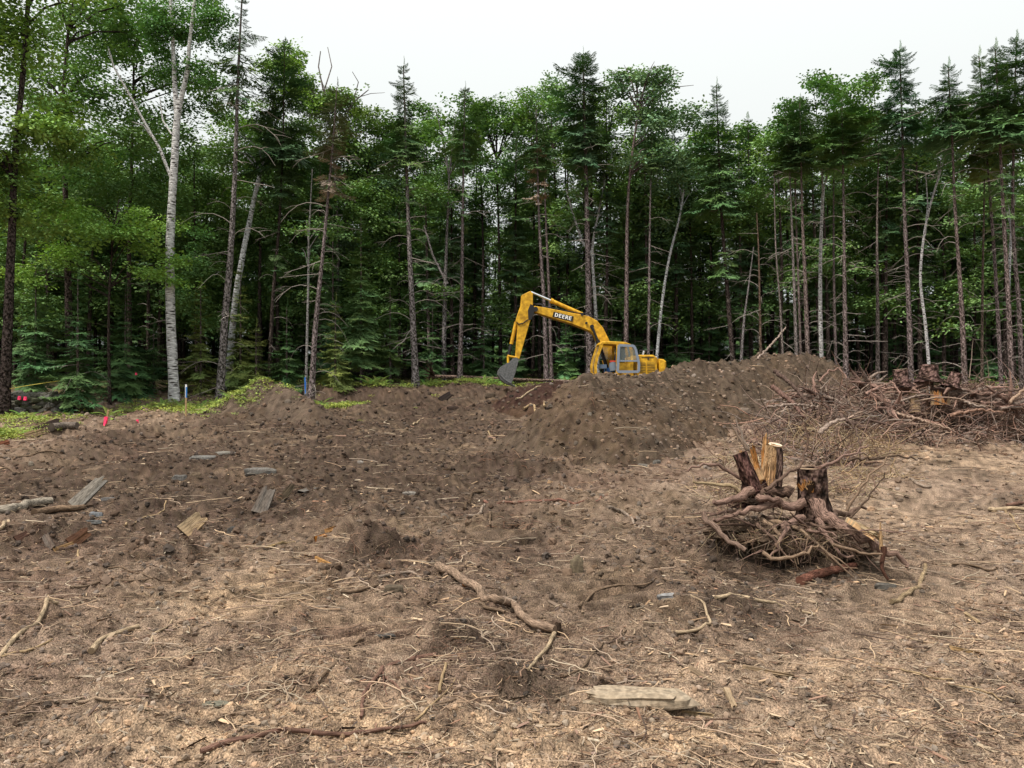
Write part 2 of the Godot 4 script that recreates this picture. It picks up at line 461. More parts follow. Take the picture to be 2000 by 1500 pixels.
# ---------------------------------------------------------------- plants
var BOUGH: Array[Mb] = []
var SPRIG: Array[Mb] = []
var DEADMESH: Array[Mesh] = []
func leaf2(m: Mb, a: Vector3, tip: Vector3, side: Vector3) -> void:   # one flat pointed leaf or needle twig
	var mid := a.lerp(tip, 0.45)
	m.v.push_back(a); m.v.push_back(mid + side); m.v.push_back(tip)
	m.v.push_back(a); m.v.push_back(tip); m.v.push_back(mid - side)
func make_sprays() -> void:
	for k in 5:   # spruce boughs, 1 m long, lying along +X
		var m := Mb.new()
		var droop: float = [0.10, 0.28, 0.05, 0.20, 0.40][k]
		var nt: int = [17, 18, 15, 13, 15][k]
		var pts: Array[Vector3] = []
		for i in 8:
			var t := i / 7.0
			pts.push_back(Vector3(t, -droop * sin(t * 2.3) + 0.10 * t * t, 0.03 * sin(t * 5.0 + k)))
		for i in 7:   # the stem, a thin blade
			leaf2(m, pts[i], pts[i + 1], Vector3(0, 0.010, 0.006))
		for i in nt:
			var t := 0.12 + 0.86 * (i + rng.randf() * 0.6) / nt
			var fi := t * 7.0; var i0 := mini(int(fi), 6)
			var p := pts[i0].lerp(pts[i0 + 1], fi - i0)
			for s in [-1.0, 1.0]:
				var L := (0.42 * (1.0 - t) + 0.13) * rng.randf_range(0.75, 1.2) * sin(minf(1.0, t * 5.0) * 1.3)
				var dir := Vector3(rng.randf_range(0.55, 0.95), rng.randf_range(-0.28, 0.10) - droop * 0.4, s * rng.randf_range(0.75, 1.0)).normalized()
				var side := dir.cross(Vector3(rng.randf_range(-0.5, 0.5), 1, rng.randf_range(-0.5, 0.5))).normalized()
				leaf2(m, p, p + dir * L, side * 0.019)
				for q in 2:
					var tt := rng.randf_range(0.25, 0.75)
					var d2 := (dir + side * (1.0 if q == 0 else -1.0) * rng.randf_range(0.5, 0.9) + Vector3(0, rng.randf_range(-0.35, 0.1), 0)).normalized()
					leaf2(m, p + dir * L * tt, p + dir * L * tt + d2 * L * rng.randf_range(0.45, 0.7), d2.cross(Vector3(0.2, 1, 0.1)).normalized() * 0.019)
		leaf2(m, pts[7] - Vector3(0.1, 0, 0), pts[7] + Vector3(0.12, 0.0, 0), Vector3(0, 0.01, 0.03))
		m.u.resize(m.v.size())
		BOUGH.push_back(m)
	for k in 4:   # leafy sprigs about 1 m across
		var m := Mb.new()
		for i in [30, 34, 26, 22][k]:
			var r := sqrt(rng.randf()) * 0.52
			var a := rng.randf() * TAU
			var p := Vector3(cos(a) * r, rng.randf_range(-0.14, 0.14) - r * r * 0.5, sin(a) * r * 0.8)
			var dir := Vector3(cos(a) + rng.randf_range(-0.8, 0.8), rng.randf_range(-0.7, 0.15), sin(a) + rng.randf_range(-0.8, 0.8)).normalized()
			var L := rng.randf_range(0.10, 0.17)
			var side := dir.cross(Vector3(rng.randf_range(-0.7, 0.7), 1, rng.randf_range(-0.7, 0.7))).normalized()
			leaf2(m, p, p + dir * L, side * L * 0.36)
		m.u.resize(m.v.size())
		SPRIG.push_back(m)
	for k in 6:   # dead branches, 1 m long, along +X, with a few bare twigs
		var m := Mb.new()
		var pts := PackedVector3Array(); var rr := PackedFloat32Array()
		var drp := rng.randf_range(0.1, 0.5)
		for i in 6:
			var t := i / 5.0
			pts.push_back(Vector3(t, 0.22 * sin(t * 2.6) * (1 if k % 3 else -0.4) - drp * t * t, rng.randf_range(-0.03, 0.03)))
			rr.push_back(lerpf(0.0100, 0.003, t))
		m.tube(pts, rr, 4, Color.WHITE)
		for i in [2, 4, 1, 5, 3, 0][k]:
			var b := rng.randi_range(1, 4)
			var s := -1.0 if rng.randf() < 0.5 else 1.0
			var q := pts[b] + Vector3(rng.randf_range(0.12, 0.35), rng.randf_range(-0.22, 0.04), s * rng.randf_range(0.08, 0.25))
			m.tube(PackedVector3Array([pts[b], pts[b].lerp(q, 0.5) + Vector3(0, 0.02, 0), q]), PackedFloat32Array([0.006, 0.005, 0.003]), 3, Color.WHITE)
		DEADMESH.push_back(m.mesh(M["dead_wood"]))

func along(pts: PackedVector3Array, h: float) -> Vector3:   # point on a trunk at height h
	for i in pts.size() - 1:
		if h <= pts[i + 1].y: return pts[i].lerp(pts[i + 1], clampf((h - pts[i].y) / maxf(pts[i + 1].y - pts[i].y, 0.01), 0, 1))
	return pts[pts.size() - 1]
func vary(col: Color, amt: float) -> Color:
	var k := 1.0 + rng.randf_range(-amt, amt)
	var w := rng.randf_range(-amt, amt) * 0.35
	return Color(col.r * k * (1.0 + w), col.g * k, col.b * k * (1.0 - w))
func conifer_crown(m: Mb, pts: PackedVector3Array, h0: float, h1: float, R: float, count: int, col: Color, shape := 0, ragged := 0.3) -> void:
	var whorls := maxi(6, int(count / 6.5))
	var wa := PackedFloat32Array(); var ws := PackedFloat32Array()
	for i in whorls:
		wa.push_back(rng.randf() * TAU); ws.push_back(rng.randf_range(1.0 - ragged * 0.9, 1.15))
	for i in count:
		var wi := mini(int(pow((i + rng.randf()) / count, 0.9) * whorls), whorls - 1)
		var t := clampf((wi + 0.5 + rng.randfn() * 0.16) / whorls, 0.0, 1.0)        # 0 at the bottom of the crown
		var h := lerpf(h0, h1, t)
		var w := 0.0
		match shape:
			0: w = pow(1.0 - t, 0.75) * (0.55 + 0.45 * minf(1.0, t * 3.5))     # a spire on a rounded skirt
			1: w = pow(1.0 - t, 0.9)                                          # young, full to the ground
			2: w = pow(1.0 - t, 0.45) * (0.35 + 0.65 * minf(1.0, t * 2.2))       # heavy top
		if i < count * 0.07 and shape != 1:
			h = h0 - rng.randf_range(0.2, 2.6); t = 0.12   # a few live boughs hang on below the crown
		var L := maxf(0.28, ws[wi] * R * w * (rng.randf_range(1.0 - ragged, 1.1) if rng.randf() < 0.7 else rng.randf_range(0.35, 0.7)))
		var a := wa[wi] + (i * 2.4) + rng.randf_range(-0.3, 0.3)
		if rng.randf() < 0.25: a = wa[wi] + rng.randf_range(-0.7, 0.7)   # thick on one side, thin on the other
		var pitch := lerpf(-0.38, 0.5, t * t) + rng.randf_range(-0.28, 0.2)
		var b := Basis(Vector3.UP, a) * Basis(Vector3(0, 0, 1), pitch)
		var k := rng.randi_range(0, 4)
		if h < h0: L *= 0.7
		var wide := clampf(1.25 - 0.12 * L, 0.75, 1.3)
		m.add(BOUGH[k], Transform3D(b.scaled_local(Vector3(L, L * 0.9, L * wide)), along(pts, h)), vary(col, 0.32))
	m.add(BOUGH[2], Transform3D(Basis(Vector3(0, 0, 1), 1.5).scaled_local(Vector3(0.5, 0.3, 0.3)), along(pts, h1) - Vector3(0, 0.1, 0)), col)
func leafy(m: Mb, c: Vector3, r: Vector3, count: int, col: Color, size := 1.0) -> void:
	# sprigs gathered in a few tiers, thicker toward the outside of the crown
	var tiers := maxi(5, int(count / 16.0))
	var tc: Array[Vector3] = []
	for i in tiers:
		var q := Vector3(rng.randfn(), rng.randfn(), rng.randfn()).normalized() * pow(rng.randf(), 0.45) * 0.86
		tc.push_back(q)
	for i in count:
		var q: Vector3 = tc[i % tiers] + Vector3(rng.randfn() * 0.20, rng.randfn() * 0.09, rng.randfn() * 0.20)
		var s := size * rng.randf_range(0.75, 1.35)
		var b := Basis(Vector3.UP, rng.randf() * TAU) * Basis(Vector3(1, 0, 0), rng.randf_range(-0.5, 0.5)) * Basis(Vector3(0, 0, 1), rng.randf_range(-0.5, 0.5))
		var tone := 1.0 + 0.22 * sin(float(i % tiers) * 2.4)
		m.add(SPRIG[rng.randi_range(0, 3)], Transform3D(b.scaled_local(Vector3(s, s, s)), c + q * r), vary(col * tone, 0.25))

func trunk_line(p: Array, d: float, sink := 0.25) -> PackedVector3Array:   # from pixels of the photograph, at one depth, rooted in the land
	var out := PackedVector3Array()
	for q in p: out.push_back(at(q[0], q[1], d))
	var g := land(out[0].x, out[0].z)
	out[0].y = g - sink
	if out[1].y < g + 0.3: out[1].y = g + 0.3
	var base := Vector3(out[0].x, g, out[0].z)
	# smooth it with extra points
	var cv := Curve3D.new()
	for i in out.size():
		var tn := (out[mini(i + 1, out.size() - 1)] - out[maxi(i - 1, 0)]) * 0.16
		cv.add_point(out[i] - base, -tn, tn)
	cv.bake_interval = 0.8
	return cv.get_baked_points()
func trunk_mesh(pts: PackedVector3Array, r0: float, r1: float, col: Color, m: Mb, sides := 9, flare := 0.5, k := 0) -> void:
	var rr := PackedFloat32Array()
	for i in pts.size():
		var t := float(i) / (pts.size() - 1)
		rr.push_back(lerpf(r0, r1, pow(t, 0.9)) * (1.0 + flare * exp(-maxf(pts[i].y, 0.0) * 3.0)))
	m.tube(pts, rr, sides, col, Color(-1, 0, 0), 0.06, k)
const BARKS := {"spruce": Color(0.30, 0.25, 0.235), "grey": Color(0.35, 0.32, 0.30), "dark": Color(0.11, 0.088, 0.076), "tan": Color(0.27, 0.205, 0.155), "white": Color(0.74, 0.74, 0.74), "dull": Color(0.36, 0.34, 0.33)}
func dead_branches(o: Node3D, pts: PackedVector3Array, h0: float, h1: float, count: int, L: float) -> void:
	for i in count:
		var h := lerpf(h0, h1, (i + rng.randf()) / count)
		var len_ := L * rng.randf_range(0.25, 0.95) * (1.0 if rng.randf() < 0.8 else 0.5)
		var b := Basis(Vector3.UP, rng.randf() * TAU) * Basis(Vector3(0, 0, 1), rng.randf_range(-0.25, 0.3))
		part("dead_branch", DEADMESH[rng.randi_range(0, 5)], o, Transform3D(b.scaled_local(Vector3(len_, len_, len_)), along(pts, h)))
# a tall conifer: bare trunk with dead branches, living crown above
func spruce(label: String, line: Array, d: float, wpx: float, bottom_py: float, R: float, boughs: int, opt := {}) -> Node3D:
	var pts := trunk_line(line, d)
	var b0 := at(line[0][0], line[0][1], d); b0.y = land(b0.x, b0.z)
	var o := thing("spruce_tree", label, "tree", b0)
	o.set_meta("group", opt.get("group", "trees along the edge of the wood"))
	var m := Mb.new()
	var r0 := wpx / F * d * 0.5
	trunk_mesh(pts, r0, maxf(r0 * 0.16, 0.02), vary(BARKS[opt.get("bark", "spruce")], 0.12), m, 9, 0.45, taken.get("spruce_tree", 0))
	part("trunk", m.mesh(M["spruce_bark"]), o)
	var top := pts[pts.size() - 1].y
	var bot := at(0, bottom_py, d).y - b0.y
	dead_branches(o, pts, maxf(0.5, bot * float(opt.get("dead_from", 0.08))), minf(bot + 1.5, top - 0.5), int(opt.get("dead", 22)), float(opt.get("dead_len", 1.3)))
	if boughs > 0:
		var c := Mb.new()
		conifer_crown(c, pts, bot, top, R, int(boughs * 1.25), opt.get("col", Color(0.034, 0.066, 0.026)), int(opt.get("shape", 2 if rng.randf() < 0.4 else 0)), float(opt.get("ragged", rng.randf_range(0.35, 0.6))))
		if opt.has("brown"):   # withered skirt under the living crown
			conifer_crown(c, pts, bot - 1.6, bot + 1.6, R * 0.8, int(opt["brown"]), Color(0.12, 0.10, 0.075), 2, 0.5)
		tag(part("crown", c.mesh(M["needles"], true), o), "", "", "", "stuff")
	return o
# a broadleaf tree: trunk, limbs out to each mass of leaves; masses given as [px, py, rx px, ry px, sprigs]
func leaf_tree(called: String, label: String, line: Array, d: float, wpx: float, masses: Array, col: Color, opt := {}) -> Node3D:
	var pts := trunk_line(line, d)
	var b0 := at(line[0][0], line[0][1], d); b0.y = land(b0.x, b0.z)
	var o := thing(called, label, "tree", b0)
	o.set_meta("group", opt.get("group", "trees along the edge of the wood"))
	var bm: Material = M["birch_bark"] if called.begins_with("birch") else M["spruce_bark"]
	var bc: Color = vary(BARKS[opt.get("bark", "white" if called.begins_with("birch") else "grey")], 0.08)
	var m := Mb.new()
	var r0 := wpx / F * d * 0.5
	trunk_mesh(pts, r0, r0 * float(opt.get("tip", 0.3)), bc, m, 10, 0.3, 3)
	part("trunk", m.mesh(bm), o)
	for l in opt.get("limbs", []):   # limbs seen in the photograph: pixel line and width
		var lp := PackedVector3Array(); var lr := PackedFloat32Array()
		var line2: Array = l[0]
		for i in line2.size():
			lp.push_back(at(line2[i][0], line2[i][1], d + float(l[2]) * i / (line2.size() - 1)) - b0)
			lr.push_back(float(l[1]) / F * d * 0.5 * lerpf(1.0, 0.45, float(i) / (line2.size() - 1)))
		var lm := Mb.new(); lm.tube(lp, lr, 7, bc, Color(-1, 0, 0), 0.08, 7)
		part("limb", lm.mesh(bm), o)
	var c := Mb.new()
	for e in masses:
		var r := Vector3(e[2] / F * d, e[3] / F * d, e[2] / F * d * 0.85)
		var ctr := at(e[0], e[1], d + rng.randf_range(-0.6, 1.0)) - b0
		leafy(c, ctr, r, e[4], col, float(opt.get("size", 1.0)))
		if opt.get("boughs", true):
			for i in 4:   # boughs that carry this mass
				var tip := ctr + Vector3(rng.randf_range(-0.7, 0.7), rng.randf_range(-0.2, 0.7), rng.randf_range(-0.7, 0.7)) * r
				var from := along(pts, minf(tip.y - absf(tip.x - ctr.x) * 0.3 - 0.8, pts[pts.size() - 1].y * 0.97))
				var rb := clampf(r0 * 0.28, 0.02, 0.07)
				var lm := Mb.new()
				lm.tube(PackedVector3Array([from, from.lerp(tip, 0.4) + Vector3(0, 0.35, 0), from.lerp(tip, 0.75) + Vector3(0, 0.25, 0), tip]), PackedFloat32Array([rb, rb * 0.75, rb * 0.5, 0.01]), 5, bc * 0.8)
				part("bough", lm.mesh(bm), o)
	if masses.size(): tag(part("crown", c.mesh(M["leaves"], true), o), "", "", "", "stuff")
	return o
func young_conifer(label: String, px: float, top_py: float, rpx: float, d: float, boughs: int, col: Color, opt := {}) -> Node3D:
	var b0 := on(px, d)
	var top := at(px + float(opt.get("lean", 0.0)), top_py, d) - b0
	var pts := PackedVector3Array([Vector3(0, -0.2, 0), top * 0.5, top])
	var o := thing("young_conifer", label, "tree", b0)
	o.set_meta("group", "young conifers under the taller trees")
	var m := Mb.new(); m.tube(pts, PackedFloat32Array([0.06, 0.04, 0.012]), 6, BARKS["spruce"])
	part("trunk", m.mesh(M["spruce_bark"]), o)
	var c := Mb.new()
	conifer_crown(c, pts, float(opt.get("skirt", 0.25)), top.y, rpx / F * d, boughs, col, 1, 0.35)
	tag(part("crown", c.mesh(M["needles"], true), o), "", "", "", "stuff")
	if opt.has("dead"): dead_branches(o, pts, 0.3, top.y * 0.6, opt["dead"], 1.2)
	return o

func _ready() -> void:
	# ---- camera, sky, light
	var cam := Camera3D.new(); cam.name = "camera"
	cam.fov = rad_to_deg(2.0 * atan(750.0 / F)); cam.position = Vector3(0, EYE, 0); cam.rotation.x = PITCH
	cam.near = 0.1; cam.far = 600.0; add_child(cam); cam.current = true
	var sm := ProceduralSkyMaterial.new()
	sm.sky_top_color = Color(1.0, 1.005, 1.005); sm.sky_horizon_color = Color(0.645, 0.66, 0.655); sm.sky_curve = 1.6
	sm.ground_bottom_color = Color(0.30, 0.27, 0.22); sm.ground_horizon_color = Color(0.45, 0.45, 0.42)
	sm.sun_angle_max = 1.0
	var sky := Sky.new(); sky.sky_material = sm
	var env := Environment.new()
	env.background_mode = Environment.BG_SKY; env.sky = sky
	env.tonemap_mode = Environment.TONE_MAPPER_LINEAR; env.tonemap_exposure = 2.0
	env.sdfgi_enabled = true; env.ssao_enabled = true; env.ssil_enabled = true
	env.background_energy_multiplier = 1.0
	var we := WorldEnvironment.new(); we.name = "world"; we.environment = env; add_child(we)
	var sun := DirectionalLight3D.new(); sun.name = "sun"
	sun.light_energy = 0.8; sun.light_angular_distance = 9.0; sun.light_color = Color(1.0, 0.97, 0.93); sun.shadow_enabled = true
	sun.rotation = Vector3(deg_to_rad(-62.0), deg_to_rad(-50.0), 0); add_child(sun)

	rng.seed = 7
	n1.seed = 1; n1.frequency = 0.28; n1.fractal_octaves = 3
	n2.seed = 2; n2.frequency = 1.15; n2.fractal_octaves = 3
	n3.seed = 3; n3.frequency = 4.2; n3.fractal_octaves = 2
	n4.seed = 4; n4.frequency = 19.0; n4.fractal_octaves = 3
	nc.seed = 5; nc.frequency = 0.5; nc.fractal_octaves = 4
	materials()
	mat("dead_wood", Color(0.30, 0.262, 0.232), 0.9)
	land_shapes()
	build_land()
	make_sprays()
	var t0 := Time.get_ticks_msec()
	wood_edge()
	deep_wood()
	undergrowth()
	print("trees ", Time.get_ticks_msec() - t0)
	excavator()
	stump_pile()
	brush_pile()
	site_marks()
	loose_wood()
	litter()
	print("all ", Time.get_ticks_msec())

func flat_point(px: float, py: float) -> Vector3:   # where a line of sight meets the plain slope, before any bumps
	var dir := view_dir(px, py)
	var d := 2.0
	while d < 70.0:
		if EYE + dir.y * d < profile(d): break
		d *= 1.01
	return Vector3(dir.x * d, profile(d), -d)
func land_shapes() -> void:
	for r in [[[1260, 1235], [930, 1010], 0.34], [[820, 1330], [640, 1180], 0.26], [[560, 1240], [520, 1095], 0.28], [[1780, 1010], [1960, 860], 0.3], [[1560, 1290], [1900, 1090], 0.28]]:
		var a := flat_point(r[0][0], r[0][1]); var b := flat_point(r[1][0], r[1][1])
		RUTS.push_back([Vector2(a.x, a.z), Vector2(b.x, b.z), r[2]])
	for s in [[520, 1150, 110, 60, 0.75], [450, 1180, 40, 90, 0.5], [500, 1340, 160, 60, 0.85], [620, 1440, 330, 90, 0.9], [1150, 1440, 260, 70, 0.75], [1400, 1470, 300, 70, 0.45], [1850, 900, 160, 55, 0.42], [1600, 1330, 330, 80, 0.38], [1850, 1200, 160, 150, 0.35], [1780, 1010, 130, 60, 0.35], [1900, 1450, 250, 90, 0.35], [150, 1450, 250, 80, 0.25], [700, 1230, 200, 60, 0.3]]:
		var p := flat_point(s[0], s[1]); var q := flat_point(s[0], s[1] - s[3] * 0.5); var q2 := flat_point(s[0], minf(s[1] + s[3] * 0.5, 1495))
		SAWDUST.push_back([p.x, p.z, s[2] / F * -p.z * 1.5, maxf(absf(q.z - q2.z), 0.3) * 1.1, s[4]])
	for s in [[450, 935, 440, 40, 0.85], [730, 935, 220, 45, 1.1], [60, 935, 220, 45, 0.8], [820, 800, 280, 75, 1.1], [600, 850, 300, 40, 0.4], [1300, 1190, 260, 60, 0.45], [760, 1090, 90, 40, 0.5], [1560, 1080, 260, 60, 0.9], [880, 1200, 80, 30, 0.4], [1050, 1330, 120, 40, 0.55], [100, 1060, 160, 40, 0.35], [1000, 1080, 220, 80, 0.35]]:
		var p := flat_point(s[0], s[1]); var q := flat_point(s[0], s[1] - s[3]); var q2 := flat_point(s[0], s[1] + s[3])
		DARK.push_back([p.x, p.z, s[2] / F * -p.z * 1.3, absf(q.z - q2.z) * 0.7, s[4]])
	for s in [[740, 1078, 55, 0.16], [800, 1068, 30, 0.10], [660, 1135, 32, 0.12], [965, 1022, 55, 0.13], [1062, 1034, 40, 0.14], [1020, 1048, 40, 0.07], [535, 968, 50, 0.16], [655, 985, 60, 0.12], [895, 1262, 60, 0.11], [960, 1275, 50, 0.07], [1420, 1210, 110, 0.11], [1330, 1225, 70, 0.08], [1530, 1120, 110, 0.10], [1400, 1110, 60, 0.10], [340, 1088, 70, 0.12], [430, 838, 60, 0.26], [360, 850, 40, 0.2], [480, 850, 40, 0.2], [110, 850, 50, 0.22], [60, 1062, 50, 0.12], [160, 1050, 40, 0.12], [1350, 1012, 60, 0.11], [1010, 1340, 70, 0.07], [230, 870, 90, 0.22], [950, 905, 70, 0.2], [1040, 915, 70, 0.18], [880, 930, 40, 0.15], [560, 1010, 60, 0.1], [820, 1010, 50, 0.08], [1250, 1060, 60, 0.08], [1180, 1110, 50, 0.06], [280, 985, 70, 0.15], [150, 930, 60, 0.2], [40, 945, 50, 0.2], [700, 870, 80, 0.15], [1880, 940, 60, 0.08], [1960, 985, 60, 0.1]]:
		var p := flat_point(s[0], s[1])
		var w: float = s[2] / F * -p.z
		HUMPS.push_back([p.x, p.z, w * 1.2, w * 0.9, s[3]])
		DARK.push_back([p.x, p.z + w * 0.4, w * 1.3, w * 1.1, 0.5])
	HUMPS_AT = sorted_into_squares(HUMPS); SAWDUST_AT = sorted_into_squares(SAWDUST); DARK_AT = sorted_into_squares(DARK)
	for h in [
		[[[1140, 735, 18.5], [1205, 729, 20.6], [1255, 736, 22.5], [1290, 728, 23.8], [1330, 711, 25.2], [1375, 705, 26.0], [1450, 703, 28.0], [1510, 691, 29.4], [1590, 693, 31.0], [1640, 722, 32.0]], 0.86, 4.6, 0.8],
		[[[512, 741, 28.0], [545, 750, 27.6], [610, 788, 26.2]], 0.72, 2.6, 0.8],
		[[[1045, 748, 30.6], [1090, 745, 31.0]], 0.50, 2.6, 0.8],
		[[[1700, 776, 24.0], [1810, 768, 24.0], [1930, 790, 23.0], [2120, 786, 22.0]], 0.62, 2.4, 1.3],
	]:
		var pts := PackedVector3Array()
		var bb := Rect2()
		for q in h[0]:
			var p := at(q[0], q[1], q[2]); pts.push_back(p)
			if pts.size() == 1: bb = Rect2(p.x, p.z, 0, 0)
			else: bb = bb.expand(Vector2(p.x, p.z))
		HEAPS.push_back([pts, h[1], bb.grow(h[2]), h[3]])

func steps(a: float, b: float, k: int) -> PackedFloat32Array:
	var o := PackedFloat32Array()
	for i in k + 1: o.push_back(lerpf(a, b, float(i) / k))
	return o
func build_land() -> void:
	var an := PackedFloat32Array()
	for a in steps(-180, -60, 24): an.push_back(deg_to_rad(a))
	for a in steps(-58, -38, 20): an.push_back(deg_to_rad(a))
	for a in steps(-37.9, 37.9, 680): an.push_back(deg_to_rad(a))
	for a in steps(38, 58, 20): an.push_back(deg_to_rad(a))
	for a in steps(60, 180, 24): an.push_back(deg_to_rad(a))
	var ra := PackedFloat32Array([0.02, 0.6, 1.2, 1.8])
	var r := 2.3
	while r < 38.0:
		ra.push_back(r); r *= 1.0046 if r < 12.0 else 1.0062
	while r < 420.0:
		ra.push_back(r); r *= 1.06
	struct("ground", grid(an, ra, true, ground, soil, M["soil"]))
	var names := [["dirt_berm", "long bank of freshly dug brown soil in front of the excavator", "soil bank"], ["dirt_mound", "small grey-brown soil heap under the trees left of the pit", "soil heap"], ["dirt_mound", "low dark wet soil heap beside the excavator bucket", "soil heap"], ["dirt_mound", "low soil heap under the pile of brush and pulled stumps", "soil heap"]]
	var tones := [Color(0.094, 0.071, 0.054), Color(0.115, 0.087, 0.068), Color(0.055, 0.033, 0.027), Color(0.10, 0.074, 0.057)]
	for k in HEAPS.size():
		var bb: Rect2 = HEAPS[k][2]
		var res := 0.055 if k == 0 else 0.08
		var tone: Color = tones[k]
		var fn := func(x: float, z: float) -> float:
			var g := ground(x, z)
			var h := heap(k, x, z)
			return h if h > g - 0.06 else g - 0.12
		var cf := func(x: float, z: float) -> Color:
			var b := nc.get_noise_2d(x * 2.2 + 9.0, z * 2.2); var e := nc.get_noise_2d(x * 9.0, z * 9.0 - 5.0); var a := nc.get_noise_2d(x * 0.7 + 70.0, z * 0.7)
			var c := tone.lerp(Color(0.105, 0.070, 0.045), clampf(a * 1.4, 0.0, 0.45)) * (1.0 + 0.40 * b + 0.70 * e)
			c.a = 1.0
			return c
		var m := grid(steps(bb.position.x, bb.end.x, int(bb.size.x / res)), steps(bb.position.y, bb.end.y, int(bb.size.y / res)), false, fn, cf, M["soil"])
		solid(names[k][0], m, names[k][1], names[k][2])

func wood_edge() -> void:
	var lit := Color(0.084, 0.158, 0.040)
	var mid := Color(0.060, 0.124, 0.040)
	var cool := Color(0.074, 0.142, 0.074)
	# --- left third
	leaf_tree("maple_tree", "dark furrowed leafy tree at the far left edge of the wood", [[8, 770], [22, 480], [30, 300], [46, 130], [60, -80]], 27, 22, [[30, 110, 130, 130, 170], [120, 250, 110, 90, 140], [0, 330, 90, 90, 110], [60, -20, 150, 80, 110], [60, 420, 80, 40, 50]], lit, {"bark": "dark"})
	leaf_tree("maple_tree", "dark crooked trunk behind the stub, left of the large birch", [[138, 760], [132, 500], [128, 380], [122, 220], [135, 40]], 32, 17, [[165, 60, 120, 100, 150], [205, 210, 110, 90, 140], [95, 180, 90, 90, 110], [110, 450, 90, 50, 70], [190, 330, 110, 70, 110], [170, -40, 120, 80, 90]], mid, {"bark": "dark"})
	leaf_tree("maple_tree", "slim dark leafy tree close left of the large birch", [[255, 745], [252, 500], [258, 300], [262, 80]], 35.5, 11, [[275, 260, 110, 120, 150], [255, 90, 120, 110, 140], [180, 420, 110, 60, 80], [320, 380, 80, 70, 80], [280, -30, 120, 70, 80], [300, 160, 80, 70, 100], [410, 170, 60, 70, 80], [220, 30, 100, 70, 90]], mid, {"bark": "dark"})
	leaf_tree("maple_tree", "low spreading young maple with bright layered leaves left of the birch", [[215, 765], [212, 620], [220, 480], [232, 390]], 30, 7, [[150, 420, 110, 34, 80], [250, 470, 110, 40, 90], [330, 520, 80, 40, 60], [110, 500, 80, 28, 45], [60, 540, 60, 24, 30], [290, 420, 90, 30, 50]], Color(0.095, 0.190, 0.042), {"bark": "dark", "size": 0.85})
	leaf_tree("birch_tree", "large white birch with a bare leaning limb, standing alone in front", [[341, 785], [333, 600], [333, 450], [340, 330], [345, 240], [352, 195]], 31, 20, [[345, 30, 80, 75, 190], [300, 70, 55, 65, 110], [400, 50, 60, 75, 120], [370, -40, 120, 60, 110], [330, 130, 50, 40, 45], [390, 140, 40, 40, 40], [375, 500, 30, 40, 28], [352, 560, 34, 30, 20], [390, 455, 30, 24, 14]], Color(0.052, 0.125, 0.040), {"tip": 0.62, "size": 0.7, "boughs": false, "limbs": [[[[346, 235], [341, 160], [338, 90], [334, 20], [330, -60]], 11, 0.2], [[[352, 200], [366, 140], [370, 85], [380, 0], [392, -70]], 10, -0.4], [[[335, 350], [312, 290], [280, 235], [250, 180], [222, 130], [212, 95]], 6.5, -0.8], [[[296, 268], [280, 245], [258, 238]], 4, -0.3], [[[335, 262], [318, 235], [312, 190]], 4, 0.5]]})
	spruce("tall spruce just right of the large birch, thin crown above bare trunk", [[428, 790], [438, 640], [450, 500], [459, 330], [465, 150], [474, -30]], 31, 17, 200, 2.0, 60, {"dead": 40, "dead_len": 2.2, "ragged": 0.6, "dead_from": 0.04, "bark": "grey"})
	leaf_tree("birch_tree", "leaning white birch half hidden behind the bare spruce trunk", [[444, 770], [458, 600], [474, 500], [490, 420], [505, 350], [525, 280]], 34, 14, [[540, 250, 60, 70, 60], [480, 300, 60, 60, 50]], mid, {"tip": 0.5})
	spruce("dark drooping spruce between the leaning birch and the reddish spruce", [[527, 755], [532, 600], [545, 440], [552, 300], [556, 90]], 33, 9, 420, 2.6, 130, {"dead": 14, "bark": "dark", "shape": 2, "col": Color(0.030, 0.058, 0.026)})
	leaf_tree("birch_tree", "thin pale birch pole close beside the reddish leaning spruce", [[597, 775], [602, 560], [603, 470], [610, 330]], 32, 6, [[610, 500, 40, 30, 20], [628, 440, 60, 50, 40]], mid, {"bark": "dull", "size": 0.7})
	spruce("reddish leaning spruce with withered grey branches above the blue ribbon", [[607, 780], [616, 640], [632, 480], [641, 380], [650, 280], [658, 170]], 31, 13, 330, 2.0, 42, {"dead": 44, "dead_len": 2.0, "brown": 26, "ragged": 0.6, "col": Color(0.05, 0.065, 0.035), "dead_from": 0.05})
	leaf_tree("maple_tree", "leafy tree behind the leaning birch, full green crown", [[505, 740], [508, 500], [512, 300]], 40, 10, [[440, 290, 90, 90, 120], [500, 410, 90, 80, 90], [560, 250, 90, 100, 120], [525, 150, 70, 70, 110], [570, 120, 40, 40, 50]], lit, {"bark": "dark"})
	leaf_tree("maple_tree", "leafy tree with bare twigs reaching above its crown against the sky", [[655, 740], [660, 520], [655, 350], [640, 200]], 41, 9, [[630, 220, 80, 70, 90], [690, 260, 70, 80, 90], [620, 330, 90, 70, 90], [700, 370, 80, 80, 90], [585, 175, 60, 60, 100], [655, 195, 50, 45, 80], [725, 225, 45, 50, 60]], Color(0.066, 0.124, 0.038), {"limbs": [[[[645, 240], [632, 180], [622, 130], [626, 100]], 4, 0], [[[632, 180], [648, 130], [640, 92]], 3, 0.5], [[[655, 260], [690, 200], [720, 175]], 4, -0.5], [[[690, 200], [700, 160], [688, 140]], 2.5, -0.5], [[[640, 215], [600, 165], [560, 110]], 4, -0.6]]})
	# --- middle
	spruce("straight spruce with a tiered top, left of the felled log's root end", [[813, 762], [806, 620], [799, 470], [793, 300], [788, 128]], 34, 15, 330, 2.3, 105, {"dead": 46, "dead_len": 2.0, "dead_from": 0.12, "bark": "grey"})
